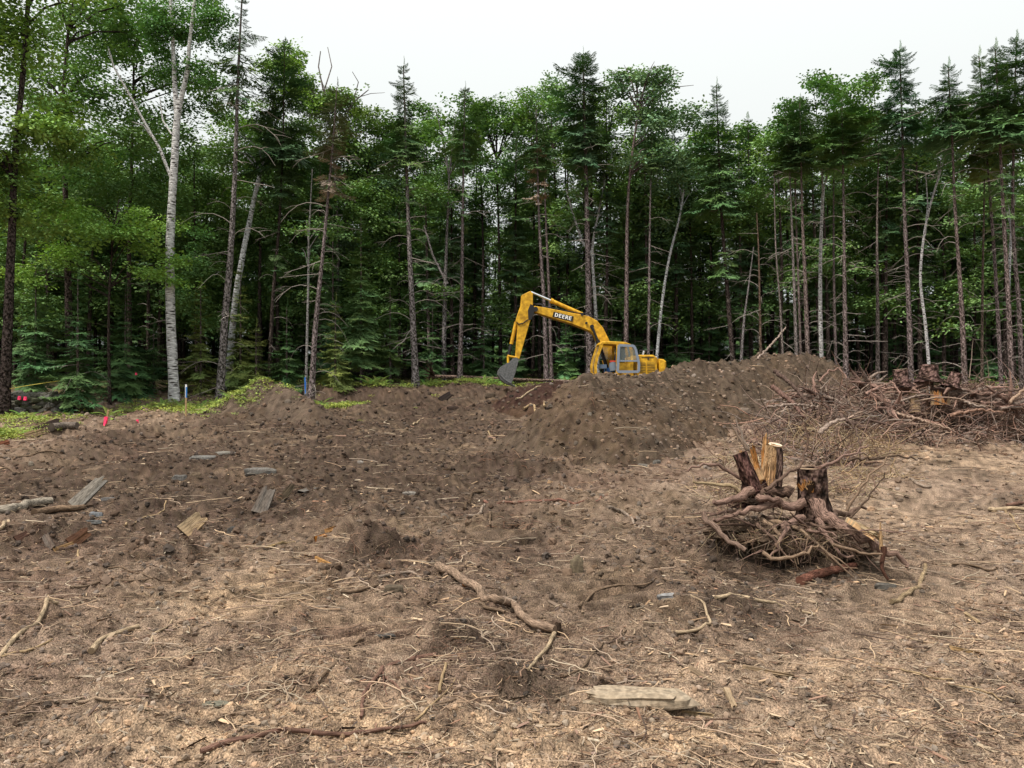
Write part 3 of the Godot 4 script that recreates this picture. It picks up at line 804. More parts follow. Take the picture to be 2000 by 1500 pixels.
	leaf_tree("grey_tree", "pale leafy tree behind the left end of the felled log", [[866, 742], [868, 620], [872, 480], [878, 330]], 38, 11, [[860, 250, 70, 60, 80], [900, 300, 70, 60, 70], [850, 380, 60, 60, 60], [880, 560, 45, 18, 16]], mid, {"bark": "dull", "limbs": [[[[874, 555], [846, 500], [828, 440]], 6, 0.5]]})
	spruce("straight spruce standing over the middle of the felled log", [[898, 760], [902, 560], [904, 400], [908, 176]], 35.5, 11, 330, 2.0, 95, {"dead": 34, "dead_len": 1.7, "bark": "spruce"})
	leaf_tree("maple_tree", "leafy tree filling the skyline between the two tiered spruces", [[978, 735], [975, 500], [970, 300]], 44, 9, [[960, 250, 80, 60, 90], [1010, 220, 60, 60, 70], [930, 210, 60, 40, 45], [1000, 320, 80, 60, 70]], mid, {"bark": "dark"})
	spruce("thin spruce with rusty dead boughs directly behind the excavator arm", [[1068, 745], [1063, 600], [1053, 430], [1047, 210]], 36, 11, 340, 1.8, 62, {"dead": 30, "dead_len": 1.6, "brown": 22, "ragged": 0.5})
	spruce("slender grey trunk right beside the thin spruce behind the boom", [[1078, 745], [1072, 560], [1065, 400], [1062, 240]], 37.5, 8, 320, 1.6, 50, {"dead": 18})
	spruce("big spruce with the broad pointed crown behind the excavator boom", [[1153, 742], [1150, 600], [1146, 400], [1142, 250], [1138, 106]], 37, 16, 330, 2.7, 150, {"dead": 42, "dead_len": 2.0, "dead_from": 0.1, "col": Color(0.036, 0.070, 0.034)})
	leaf_tree("birch_tree", "white birch pressed close behind the big spruce at the boom", [[1168, 740], [1163, 600], [1157, 490], [1168, 420], [1182, 350]], 38.2, 9, [[1190, 330, 50, 40, 30]], mid, {"limbs": [[[[1158, 500], [1136, 470], [1120, 420], [1106, 370]], 7, 0.6]]})
	leaf_tree("grey_tree", "tall leafy tree with pale green crown right of the boom", [[1222, 720], [1224, 560], [1226, 400], [1236, 290], [1250, 200]], 37, 11, [[1250, 200, 75, 65, 110], [1310, 220, 60, 80, 110], [1215, 160, 50, 40, 50], [1280, 310, 80, 70, 100], [1330, 300, 55, 80, 80], [1290, 150, 50, 30, 40]], cool, {"bark": "spruce"})
	leaf_tree("grey_tree", "leafy tree with rounded pale crown above the leaning birch", [[1352, 700], [1350, 520], [1345, 360]], 40, 8, [[1330, 380, 75, 70, 100], [1375, 330, 60, 60, 70], [1300, 440, 60, 50, 60]], cool, {"bark": "dark"})
	leaf_tree("maple_tree", "leafy tree behind the broad pointed spruce, its left shoulder", [[1092, 735], [1090, 480], [1080, 280]], 43, 8, [[1070, 190, 60, 45, 70], [1090, 260, 70, 60, 80], [1030, 300, 60, 60, 60]], cool, {"bark": "dark"})
	spruce("thin straight spruce right of the excavator's engine hood", [[1266, 715], [1268, 560], [1270, 400], [1274, 270]], 37, 7, 330, 1.4, 40, {"dead": 26})
	leaf_tree("birch_tree", "thin white birch leaning right, above the engine hood", [[1278, 715], [1292, 600], [1308, 500], [1326, 430], [1336, 370]], 38, 7, [[1340, 370, 50, 40, 30]], cool, {"tip": 0.5, "size": 0.8})
	# --- right third
	spruce("leaning spruce with a tiered dark top behind the soil bank", [[1436, 715], [1420, 560], [1408, 400], [1404, 300], [1399, 166]], 36, 11, 420, 2.6, 150, {"dead": 20, "bark": "dark", "col": Color(0.036, 0.074, 0.028)})
	spruce("broken leaning birch snag with an orange torn base on the bank", [[1444, 715], [1452, 640], [1462, 560], [1472, 482]], 34.5, 8, 480, 1.0, 0, {"dead": 2, "bark": "dull"})
	spruce("small dead spruce with a drooping grey brush of twigs on top", [[1487, 712], [1484, 600], [1482, 500], [1478, 415]], 34.5, 7, 450, 1.4, 0, {"dead": 26, "dead_len": 1.6, "dead_from": 0.2, "bark": "tan"})
	spruce("thin bent pole rising from the crest of the soil bank", [[1532, 705], [1524, 600], [1515, 480], [1512, 330]], 35, 5, 330, 1.0, 24, {"dead": 18, "bark": "grey"})
	spruce("left trunk of the three close spruces behind the bank", [[1558, 705], [1551, 560], [1546, 420], [1538, 240]], 34.5, 8.5, 330, 1.7, 70, {"dead": 40, "dead_len": 1.5, "bark": "grey"})
	spruce("middle and thinnest of the three close spruces behind the bank", [[1566, 705], [1559, 540], [1554, 400], [1552, 250]], 35.5, 6, 330, 1.3, 40, {"dead": 18})
	spruce("right and thickest trunk of the three close spruces behind the bank", [[1580, 708], [1573, 560], [1567, 420], [1562, 200]], 34, 11, 330, 2.0, 90, {"dead": 40, "dead_len": 1.5})
	leaf_tree("birch_tree", "straight white birch right of the three close spruces", [[1606, 712], [1602, 600], [1603, 480], [1608, 360]], 35.5, 9, [[1600, 330, 50, 40, 30]], mid, {"tip": 0.6})
	leaf_tree("maple_tree", "round-topped leafy tree rising above the three close spruces", [[1620, 710], [1612, 500], [1604, 300]], 39, 9, [[1590, 195, 60, 45, 80], [1550, 240, 50, 60, 70], [1640, 190, 55, 40, 60], [1610, 270, 80, 60, 100], [1660, 250, 60, 60, 70]], Color(0.052, 0.118, 0.034), {"bark": "dark"})
	spruce("thin spruce right of the straight white birch", [[1634, 720], [1629, 560], [1628, 400], [1630, 240]], 35, 6.5, 320, 1.5, 50, {"dead": 24})
	spruce("spruce trunk rising behind the left end of the brush pile", [[1653, 745], [1650, 600], [1648, 420], [1644, 190]], 31, 10.5, 320, 2.2, 110, {"dead": 44, "dead_len": 1.6, "col": Color(0.045, 0.090, 0.030)})
	spruce("smooth grey trunk with few branches behind the brush pile", [[1714, 745], [1714, 600], [1713, 450], [1716, 280]], 34, 9, 300, 1.6, 45, {"dead": 14, "bark": "grey"})
	leaf_tree("maple_tree", "slim leafy tree filling the gap left of the tallest spruce", [[1725, 735], [1722, 500], [1712, 280]], 41, 8, [[1690, 165, 50, 26, 40], [1720, 250, 55, 60, 70], [1740, 390, 60, 60, 60], [1690, 350, 50, 50, 50]], mid, {"bark": "dark"})
	spruce("tallest pointed spruce of the right side, above the cut stump", [[1781, 745], [1774, 580], [1766, 400], [1762, 250], [1757, 98]], 31, 12, 300, 2.2, 120, {"dead": 46, "dead_len": 1.8, "dead_from": 0.1, "col": Color(0.036, 0.078, 0.036)})
	leaf_tree("birch_tree", "thin crooked white birch in front of the shaded wood", [[1820, 740], [1808, 640], [1798, 560], [1800, 500], [1812, 420], [1838, 330]], 31.5, 7, [[1850, 300, 50, 40, 30]], mid, {"tip": 0.5, "limbs": [[[[1806, 460], [1812, 400], [1808, 340]], 4, 0.2]]})
	spruce("leaning spruce right of the crooked birch, rough with branch stubs", [[1887, 760], [1878, 600], [1866, 420], [1860, 280], [1852, 132]], 28, 12, 270, 1.9, 95, {"dead": 54, "dead_len": 1.7, "dead_from": 0.08, "col": Color(0.036, 0.075, 0.032)})
	spruce("slim tan trunk between two rough spruces near the right edge", [[1917, 755], [1919, 560], [1922, 400], [1925, 230]], 30, 6.5, 300, 1.3, 40, {"dead": 16, "bark": "tan"})
	spruce("spruce with low green boughs close to the right edge", [[1958, 760], [1948, 600], [1938, 440], [1912, 110]], 29, 9, 330, 2.2, 120, {"dead": 30, "bark": "spruce", "col": Color(0.050, 0.085, 0.028)})
	spruce("paired rough trunk, left one at the right edge of the wood", [[1978, 770], [1970, 600], [1960, 420], [1944, 96]], 27, 12, 280, 2.2, 120, {"dead": 40, "col": Color(0.04, 0.078, 0.030)})
	spruce("paired rough trunk, right one at the right edge of the wood", [[1998, 770], [1990, 600], [1978, 420], [1985, 80]], 27.6, 11, 300, 2.2, 110, {"dead": 34})
	leaf_tree("birch_tree", "white birch half hidden behind the paired trunks at the right edge", [[1976, 752], [1972, 640], [1970, 560], [1976, 440]], 31, 8, [[1980, 400, 40, 40, 24]], mid, {"tip": 0.6})
	# fuller crowns that close the gaps behind the first rank
	for q in [[760, 255, 43, "behind the left shoulder of the straight tiered spruce"], [835, 235, 44, "between the two straight spruces over the log"], [940, 235, 45, "right of the spruce over the log's middle"], [1040, 205, 44, "left of the rusty-boughed thin spruce"], [1105, 225, 45, "behind the broad pointed spruce at the boom"], [1190, 215, 44, "between the pointed spruce and the pale leafy tree"], [1290, 250, 44, "behind the pale leafy tree right of the boom"], [1385, 255, 43, "behind the dark tiered spruce over the bank"], [1465, 270, 43, "right of the dark tiered spruce over the bank"], [1535, 255, 43, "left of the round-topped leafy tree"], [1700, 235, 42, "between the round-topped tree and the tallest pointed spruce"], [1825, 240, 42, "between the two tallest spruces at the right"], [1900, 215, 42, "left of the paired trunks at the right edge"], [640, 270, 43, "behind the reddish leaning spruce"], [720, 290, 42, "behind the tall bright hemlock"]]:
		leaf_tree("maple_tree", "shaded full-crowned leafy tree filling the gap " + q[3], [[q[0], 735], [q[0] + 4, 520], [q[0] - 3, q[1] + 40]], q[2], 8, [[q[0], q[1], 50, 45, 80], [q[0] - 30, q[1] + 60, 55, 50, 80], [q[0] + 35, q[1] + 90, 55, 55, 80], [q[0], q[1] + 170, 60, 60, 80]], [cool, mid, lit][int(q[0]) % 3], {"bark": "dark", "boughs": int(q[0]) % 2 == 0})
	# just outside the frame
	spruce("tall spruce standing past the right edge of the clearing", [[2085, 780], [2080, 500], [2070, 90]], 27, 12, 330, 2.4, 110, {"dead": 16})
	leaf_tree("maple_tree", "leafy tree standing past the left edge of the clearing", [[-90, 780], [-85, 480], [-70, 0]], 26, 18, [[-80, 120, 120, 150, 140], [-60, 330, 110, 80, 90]], mid, {"bark": "dark"})

const ZONES := [[250, "left of the large white birch"], [420, "right behind the large white birch"], [620, "behind the leaning birch and reddish spruce"], [800, "behind the bright hemlocks left of the pit"], [930, "behind the felled log"], [1110, "behind the excavator arm"], [1260, "behind the excavator boom and cab"], [1480, "behind the soil bank"], [1660, "behind the three close spruces"], [1830, "behind the brush pile"], [9999, "behind the rough trunks at the right edge"]]
func deep_wood() -> void:
	# a few trees of each sort, then copies of them in the shade behind
	var protos: Array = []
	for k in 5:
		var o := Node3D.new()
		var H: float = [14.5, 13.0, 15.5, 12.0, 14.0][k]
		var pts := PackedVector3Array([Vector3(0, -0.3, 0), Vector3(rng.randf_range(-0.2, 0.2), H * 0.4, 0), Vector3(rng.randf_range(-0.4, 0.4), H, 0)])
		var m := Mb.new(); m.tube(pts, PackedFloat32Array([[0.13, 0.10, 0.16, 0.09, 0.12][k], 0.09, 0.02]), 7, BARKS["spruce" if k % 2 else "dark"])
		part("trunk", m.mesh(M["spruce_bark"]), o)
		var c := Mb.new()
		conifer_crown(c, pts, H * [0.36, 0.26, 0.40, 0.20, 0.30][k], H, [2.1, 2.2, 2.0, 1.9, 2.3][k], [150, 170, 140, 170, 160][k], Color(0.032, 0.062, 0.027), [0, 0, 2, 0, 2][k], 0.4)
		tag(part("crown", c.mesh(M["needles"], true), o), "", "", "", "stuff")
		var db := Mb.new()
		for i in 22:
			var L := rng.randf_range(0.5, 1.6); var a := rng.randf() * TAU
			var p := along(pts, rng.randf_range(1.0, H * 0.45)); var q := p + Vector3(cos(a), rng.randf_range(-0.4, 0.25), sin(a)) * L
			db.tube(PackedVector3Array([p, p.lerp(q, 0.5) + Vector3(0, 0.08, 0), q]), PackedFloat32Array([0.016, 0.011, 0.006]), 3, Color.WHITE)
		tag(part("dead_branches", db.mesh(M["dead_wood"]), o), "", "", "", "stuff")
		protos.push_back(["spruce_tree", o, H])
	for k in 3:
		var o := Node3D.new()
		var H: float = [13.0, 11.5, 14.0][k]
		var m := Mb.new(); m.tube(PackedVector3Array([Vector3(0, -0.3, 0), Vector3(0.2, H * 0.5, 0), Vector3(0, H * 0.9, 0)]), PackedFloat32Array([0.12, 0.08, 0.03]), 7, BARKS["dark"])
		part("trunk", m.mesh(M["spruce_bark"]), o)
		var c := Mb.new()
		for i in 9: leafy(c, Vector3(rng.randf_range(-1.7, 1.7), H * lerpf(0.28, 0.95, i / 8.0), rng.randf_range(-1.7, 1.7)), Vector3(1.9, 1.4, 1.9), 48, Color(0.062, 0.125, 0.040), 1.1)
		tag(part("crown", c.mesh(M["leaves"], true), o), "", "", "", "stuff")
		protos.push_back(["maple_tree", o, H])
	var placed: Array[Vector2] = []
	var tries := 0
	while placed.size() < 270 and tries < 9000:
		tries += 1
		var d := rng.randf_range(38.5, 64.0)
		var px := rng.randf_range(-160, 2160)
		if d < 47.0 and absf(px - 965) < 38 : continue
		var p := on(px, d)
		var q := Vector2(p.x, p.z)
		var ok := true
		for w in placed:
			if w.distance_to(q) < 1.6: ok = false; break
		if not ok: continue
		placed.push_back(q)
		var leafy_here := px < 760 and rng.randf() < 0.65 or rng.randf() < 0.34
		var k := rng.randi_range(5, 7) if leafy_here else rng.randi_range(0, 4)
		var pr: Array = protos[k]
		var src: Node3D = pr[1]
		var o: Node3D = src.duplicate()
		o.name = numbered(pr[0]); add_child(o)
		var s := rng.randf_range(0.86, 1.06)
		o.position = p; o.rotation = Vector3(rng.randf_range(-0.03, 0.03), rng.randf() * TAU, rng.randf_range(-0.03, 0.03)); o.scale = Vector3(s, s, s)
		var z := ""
		for w in ZONES:
			if px < w[0]: z = w[1]; break
		tag(o, ("shaded leafy tree deep in the wood " if leafy_here else "dark slender spruce deep in the wood ") + z, "tree", ("leafy trees" if leafy_here else "spruces") + " deep in the wood " + z)
	for pr in protos: pr[1].free()

func undergrowth() -> void:
	var dk := Color(0.030, 0.062, 0.024)
	var ol := Color(0.060, 0.085, 0.026)
	var fr := Color(0.048, 0.088, 0.032)
	for q in [
		["bare-stemmed young spruce with drooping dark skirt beside the stone wall", 152, 545, 95, 27.5, 120, dk, {"dead": 14}],
		["dark young spruce behind the left end of the stone wall", 70, 500, 105, 31.0, 130, dk, {}],
		["dark young spruce in the shade left of the large birch", 245, 560, 105, 31.5, 130, dk, {}],
		["low dark spruce close at the left foot of the large birch", 300, 640, 80, 33.0, 100, dk, {}],
		["young spruce right of the large birch with yellowish boughs", 392, 560, 75, 33.0, 110, ol, {"dead": 8}],
		["young spruce wrapped round the foot of the leaning birch", 470, 530, 80, 33.5, 120, ol, {}],
		["olive young spruce left of the small soil heap", 500, 640, 55, 32.0, 70, ol, {}],
		["dark young spruce behind the small soil heap", 560, 600, 70, 32.5, 100, dk, {}],
		["brownish young spruce right of the reddish leaning spruce", 655, 590, 60, 32.5, 90, ol, {"dead": 10}],
		["tall bright green hemlock left of the straight tiered spruce", 705, 420, 95, 34.0, 190, fr, {"skirt": 1.2}],
		["smaller bright hemlock at the right side of the tall hemlock", 762, 560, 60, 35.0, 100, fr, {"skirt": 0.8}],
		["dark hemlock behind the reddish leaning spruce", 650, 420, 80, 37.0, 130, Color(0.036, 0.072, 0.030), {}],
		["dark young spruce behind the left end of the felled log", 845, 600, 60, 38.0, 90, dk, {}],
		["dark young spruce behind the middle of the felled log", 945, 610, 65, 38.0, 90, dk, {}],
		["dark young spruce between log and excavator bucket", 1010, 640, 55, 39.0, 80, dk, {}],
		["young spruce under the excavator boom", 1105, 620, 60, 38.0, 90, Color(0.045, 0.095, 0.035), {}],
		["fresh green young tree beside the big spruce under the boom", 1195, 600, 55, 39.0, 90, fr, {}],
		["young spruce behind the excavator's cab roof", 1240, 590, 55, 40.0, 80, dk, {}],
		["young spruce behind the engine hood", 1320, 600, 65, 40.0, 90, dk, {}],
		["fresh green bush-like young tree beyond the soil bank", 1345, 590, 45, 44.0, 70, fr, {}],
		["dark young spruce beyond the middle of the soil bank", 1385, 560, 65, 41.0, 90, dk, {}],
		["dark young spruce beyond the broken birch snag", 1470, 570, 60, 42.0, 90, dk, {}],
		["dark young spruce beyond the three close spruces", 1540, 590, 60, 44.0, 90, dk, {}],
		["dark young spruce beyond the right end of the soil bank", 1640, 600, 60, 44.0, 90, dk, {}],
		["dark young spruce beyond the cut stump on the brush pile", 1740, 570, 60, 42.0, 90, dk, {}],
		["dark young spruce beyond the crooked white birch", 1830, 560, 65, 41.0, 90, dk, {}],
		["dark young spruce beyond the slim tan trunk", 1925, 580, 60, 40.0, 90, dk, {}],
	]: young_conifer(q[0], q[1], q[2], q[3], q[4], q[5], q[6], q[7])
	# a far rank of young trees that closes the wood
	var src := young_conifer("far young conifer closing the shade at the left frame edge", 20, 470, 150, 62.0, 150, dk)
	for i in 56:
		var o: Node3D = src.duplicate()
		o.name = numbered("young_conifer"); add_child(o)
		var p := on(-150 + i * 40 + rng.randf_range(-14, 14), rng.randf_range(56, 76))
		o.position = p; o.rotation.y = rng.randf() * TAU
		var z := ""
		for w in ZONES:
			if -150 + i * 40 < w[0]: z = w[1]; break
		tag(o, "far young conifer closing the shade " + z, "tree", "far young conifers " + z)
		var s := rng.randf_range(0.55, 1.0)
		o.scale = Vector3(s * 1.1, s, s * 1.1)
	# ferns and green plants at the wood's edge: each frond a part
	var fm := Mb.new()
	for i in 12:
		var t := (i + 0.5) / 12.0
		var p := Vector3(t, 0.55 * t - 0.55 * t * t, 0); var w := 0.20 * sin(minf(t * 2.6 + 0.3, PI * 0.5)) * (1.05 - t)
		for s in [-1.0, 1.0]: leaf2(fm, p, p + Vector3(0.07, -0.03, s * w), Vector3(0.035, 0.01, 0))
	leaf2(fm, Vector3.ZERO, Vector3(1, 0, 0), Vector3(0, 0.004, 0.01))
	fm.c.resize(fm.v.size())
	var fmats: Array = []
	for c in [Color(0.11, 0.24, 0.045), Color(0.085, 0.20, 0.04), Color(0.15, 0.25, 0.05)]:
		var fmat: StandardMaterial3D = M["leaves"].duplicate(); fmat.vertex_color_use_as_albedo = false; fmat.albedo_color = c.linear_to_srgb(); fmats.push_back(fmat)
	var frond := fm.mesh(null, true)
	var spots := [
		[20, 792, 26.0, 0.7, "below the stone wall at the left edge"], [52, 800, 26.0, 0.8, "below the stone wall, second from the left edge"], [75, 795, 26.5, 0.6, "below the flagged stones of the wall"], [10, 840, 22.0, 0.55, "low on the left edge above the torn bark slabs"], [28, 850, 21.5, 0.6, "low left, beside the pale bark slab"],
		[212, 795, 27.0, 0.65, "above the pink-flagged stake"], [228, 797, 27.2, 0.5, "close right above the pink-flagged stake"], [122, 800, 27.0, 0.4, "right of the stone wall"], [292, 790, 29.0, 0.6, "left of the large birch's foot"], [318, 784, 29.5, 0.7, "touching the left of the large birch's foot"], [352, 790, 30.0, 0.6, "in front of the large birch's foot"],
		[395, 788, 29.5, 0.8, "right of the blue-topped stake"], [420, 790, 29.5, 0.8, "in front of the bare spruce right of the birch"], [440, 794, 29.5, 0.7, "at the right foot of the bare spruce"], [455, 788, 30.0, 0.8, "left of the small soil heap"], [470, 783, 30.5, 0.7, "against the small soil heap's left side"], [405, 805, 28.5, 0.6, "on the green patch below the bare spruce"], [450, 815, 27.5, 0.6, "on the lower end of the green patch"], [485, 822, 27.0, 0.5, "last on the right of the green patch"],
		[585, 772, 31.0, 0.5, "left of the reddish spruce's foot"], [628, 780, 30.5, 0.6, "right of the reddish spruce's foot"], [645, 786, 30.0, 0.6, "on the grass right of the small soil heap"], [665, 787, 30.0, 0.5, "at the pit's left rim"],
		[722, 752, 33.0, 0.8, "at the foot of the bright hemlock"], [738, 755, 33.0, 0.9, "broad and bright at the pit's far rim"], [752, 757, 33.0, 0.6, "right end of the bright clump at the pit"], [790, 762, 33.3, 0.5, "left of the straight tiered spruce's foot"], [832, 752, 34.0, 0.7, "between the tiered spruce and the log"], [842, 748, 34.3, 0.6, "against the log's left end"],
		[925, 752, 34.5, 0.6, "in front of the log, left"], [945, 754, 34.3, 0.7, "in front of the log's middle"], [962, 750, 34.6, 0.6, "in front of the log, left of the bucket"], [975, 742, 35.0, 0.7, "just left of the excavator bucket"], [1085, 734, 36.5, 0.8, "under the boom, left"], [1105, 733, 36.5, 0.8, "under the boom, right"], [1125, 735, 36.3, 0.7, "left of the big spruce's foot"], [985, 732, 37.0, 0.6, "behind the bucket"],
	]
	for s in spots:
		var o := thing("fern", "bright green fern " + s[4], "fern", on(s[0], s[2]), 0, "ferns along the wood's edge")
		for i in 8:
			var f := part("frond", frond, o)
			var L: float = s[3] * rng.randf_range(0.65, 1.0)
			f.transform = Transform3D(Basis(Vector3.UP, i * TAU / 8 + rng.randf_range(-0.3, 0.3)) * Basis(Vector3(0, 0, 1), rng.randf_range(0.1, 0.65)) * Basis.from_scale(Vector3(L, L, L)), Vector3.ZERO)
			f.material_override = fmats[rng.randi_range(0, 2)]
	# low green ground cover
	var gx: Array[Transform3D] = []; var gc := PackedColorArray()
	for q in [[400, 790, 29, 2.2, 1.0, 240], [450, 812, 27.5, 1.6, 0.9, 200], [20, 810, 25, 1.6, 1.2, 160], [15, 850, 21.5, 0.8, 0.7, 120], [655, 786, 30, 1.0, 0.5, 90], [950, 750, 34.9, 1.9, 0.7, 90], [740, 757, 33, 1.4, 0.4, 50], [1100, 735, 36.6, 2.0, 0.7, 70], [320, 790, 29, 1.4, 0.6, 60], [840, 752, 34.4, 1.2, 0.5, 70], [600, 700, 36, 9.0, 2.5, 260], [1500, 700, 38, 14.0, 3.0, 300], [200, 760, 31, 8, 3, 260]]:
		var c := on(q[0], q[2])
		for i in int(q[5]):
			var x: float = c.x + rng.randfn() * q[3] * 0.6; var z: float = c.z + rng.randfn() * q[4] * 0.6
			var s := rng.randf_range(0.22, 0.5)
			gx.push_back(Transform3D(Basis(Vector3.UP, rng.randf() * TAU).scaled(Vector3(s, s, s)), Vector3(x, land(x, z) + s * 0.25, z)))
			gc.push_back(vary(Color(0.115, 0.165, 0.036), 0.35))
	var sp := Mb.new(); sp.add(SPRIG[0], Transform3D(), Color.WHITE)
	scatter("ground_plants", sp.mesh(M["leaves"], true), gx, gc, "low leafy ground plants along the edge of the wood")

# ---------------------------------------------------------------- the excavator (faces left, cab on the near side)
const EXO := Vector3(4.255, 1.12, -32.0)
const EXA := 0.07
func ex(px: float, py: float, z: float) -> Vector3:   # a spot of the photograph that lies z metres left of the machine's middle plane, in the machine's own axes
	var v := view_dir(px, py); var c := cos(EXA); var s := sin(EXA)
	var x := (EXO.x + z * s - v.x * (-EXO.z - z * c)) / (v.x * s - c)
	var D := -EXO.z + x * s - z * c
	return Vector3(x, EYE + v.y * D - EXO.y, z)
func exp_poly(p: Array, z: float) -> PackedVector2Array:
	var o := PackedVector2Array()
	for q in p:
		var w := ex(q[0], q[1], z); o.push_back(Vector2(w.x, w.y))
	return o
func strip(line: PackedVector2Array, th: float) -> PackedVector2Array:   # a band of even thickness along an open line
	var a := PackedVector2Array(); var b := PackedVector2Array()
	for i in line.size():
		var t := (line[mini(i + 1, line.size() - 1)] - line[maxi(i - 1, 0)]).normalized()
		var n := Vector2(-t.y, t.x) * th * 0.5
		a.push_back(line[i] + n); b.push_back(line[i] - n)
	b.reverse(); a.append_array(b)
	return a
func bar(a: Vector3, b: Vector3, r: float, sides := 10) -> Mb:
	var m := Mb.new(); m.tube(PackedVector3Array([a, b]), PackedFloat32Array([r, r]), sides, Color.WHITE); return m
func excavator() -> void:
	var o := thing("excavator", "yellow tracked excavator with bent boom working behind the soil bank", "excavator", EXO, EXA)
	var W := Color.WHITE
	var m := Mb.new()
	# undercarriage
	for s in [-1.0, 1.0]:
		m = Mb.new()
		var belt := PackedVector2Array()
		for i in 24:
			var a := TAU * i / 24.0
			belt.push_back(Vector2(0.55 + clampf(cos(a) * 9.0, -1, 1) * 1.25 + cos(a) * 0.38, 0.40 + sin(a) * 0.40))
		m.prism(belt, s * 1.12 - 0.29, s * 1.12 + 0.29, W, 0.0)
		for i in 26:   # shoe bars
			m.box(Vector3(-1.0 + i * 0.125, 0.81, s * 1.12), Vector3(0.03, 0.03, 0.58), W)
		var t := part("track", m.mesh(M["steel"]), o)
		m = Mb.new()
		for x in [-0.7, 1.8]: m.tube(PackedVector3Array([Vector3(x, 0.4, s * 1.12 - 0.31), Vector3(x, 0.4, s * 1.12 + 0.31)]), PackedFloat32Array([0.27, 0.27]), 14, W)
		part("sprocket", m.mesh(M["dark"]), t)
	m = Mb.new(); m.box(Vector3(0.6, 0.62, 0), Vector3(1.7, 0.5, 1.7), W)
	part("undercarriage_frame", m.mesh(M["dark"]), o)
	# house floor and swing frame
	var hoodL := ex(1246, 693, 1.25); var hoodR := ex(1284, 699, 1.25)
	m = Mb.new(); m.box(Vector3((hoodL.x + hoodR.x) * 0.5 - 0.6, 1.02, 0), Vector3(hoodR.x - hoodL.x + 2.4, 0.24, 2.5), W)
	part("swing_frame", m.mesh(M["dark"]), o)
	# engine hood
	m = Mb.new()
	var hp := PackedVector2Array([Vector2(hoodL.x - 0.03, 1.16), Vector2(hoodL.x - 0.03, hoodL.y - 0.03), Vector2(hoodL.x + 0.04, hoodL.y), Vector2(hoodR.x - 0.16, hoodL.y), Vector2(hoodR.x, hoodR.y), Vector2(hoodR.x, 1.16)])
	m.prism(hp, -1.25, 1.25, W, 0.03)
	var hood := part("engine_hood", m.mesh(M["yellow"]), o)
	for g in [[1251, 1260.5], [1264, 1278]]:
		var a := ex(g[0], 708, 1.25); var b := ex(g[1], 727, 1.25)
		m = Mb.new(); m.box(Vector3((a.x + b.x) * 0.5, (a.y + b.y) * 0.5, 1.252), Vector3(b.x - a.x, a.y - b.y, 0.02), Color(0.16, 0.12, 0.04))
		var gr := part("grille", m.mesh(M["plain"]), hood)
		for k in 6:
			m = Mb.new(); m.box(Vector3((a.x + b.x) * 0.5, lerpf(b.y, a.y, (k + 0.5) / 6), 1.268), Vector3(b.x - a.x, 0.028, 0.014), W)
			part("slat", m.mesh(M["yellow"]), gr)
	m = Mb.new()
	var hb := ex(1265, 698, 1.25); m.box(Vector3(hb.x, hb.y, 1.255), Vector3(0.5, 0.025, 0.012), W); m.box(Vector3(hb.x + 0.02, hb.y - 0.06, 1.255), Vector3(0.06, 0.06, 0.02), W)
	part("latch", m.mesh(M["dark"]), hood)
	var epx := ex(1255, 693, 0.5)
	part("exhaust_pipe", bar(epx - Vector3(0, 0.05, 0), epx + Vector3(0.06, 0.16, 0), 0.055).mesh(M["chrome"]), hood)
	m = Mb.new()
	var ra_ := ex(1249, 692, 1.1); var rb_ := ex(1276, 692, 1.1)
	m.tube(PackedVector3Array([ra_, ra_ + Vector3(0, 0.16, 0), Vector3(rb_.x, ra_.y + 0.16, rb_.z), rb_]), PackedFloat32Array([0.018, 0.018, 0.018, 0.018]), 6, Color(0.05, 0.05, 0.05))
	part("handrail", m.mesh(M["plain"]), hood)
	# counterweight with a rounded tail
	var cw := ex(1286, 701, 1.0); var ce := ex(1299, 705, 1.0)
	m = Mb.new()
	m.prism(PackedVector2Array([Vector2(cw.x - 0.03, 0.95), Vector2(cw.x - 0.03, cw.y), Vector2(ce.x - 0.1, cw.y - 0.02), Vector2(ce.x, ce.y - 0.02), Vector2(ce.x + 0.02, 1.2), Vector2(ce.x - 0.06, 0.95)]), -1.22, 1.22, W, 0.07)
	part("counterweight", m.mesh(M["yellow"]), o)
	# boom
	m = Mb.new()
	var zb := 0.24
	m.prism(exp_poly([[1044, 597.5], [1064, 600.5], [1100, 607.5], [1130, 613.5], [1150, 617.5], [1166, 626], [1178, 640], [1188, 660], [1206, 700], [1203, 718], [1188, 718], [1171, 675], [1161, 654], [1152, 646.5], [1140, 641.5], [1116, 632], [1080, 621.5], [1047, 610.5], [1040, 604]], zb), -zb, zb, W, 0.018)
	var boom := part("boom", m.mesh(M["yellow"]), o)
	m = Mb.new()
	for q in [[1046, 604, 0.1], [1156, 638, 0.085], [1145, 631, 0.05], [1137, 614, 0.06]]:
		var p := ex(q[0], q[1], zb)
		m.tube(PackedVector3Array([Vector3(p.x, p.y, -zb - 0.05), Vector3(p.x, p.y, zb + 0.05)]), PackedFloat32Array([q[2], q[2]]), 12, W)
	part("pin", m.mesh(M["dark"]), boom)
	# hydraulic hoses over the boom's back
	var hs := Mb.new()
	for k in 3:
		var hz := -0.08 + k * 0.08
		hs.tube(PackedVector3Array([ex(1044, 594, hz), ex(1056, 593 + k, hz), ex(1066, 599, hz), ex(1100, 606, hz), ex(1130, 611.5, hz), ex(1146, 612, hz), ex(1158, 617, hz), ex(1170, 626, hz)]), PackedFloat32Array([0.02, 0.02, 0.02, 0.02, 0.02, 0.02, 0.02, 0.02]), 5, W)
	part("hydraulic_hoses", hs.mesh(M["dark"]), boom)
	# lettered plate
	var pc := ex(1099.6, 618.4, zb)
	var pb := Basis(Vector3(0, 0, 1), deg_to_rad(-13.0))
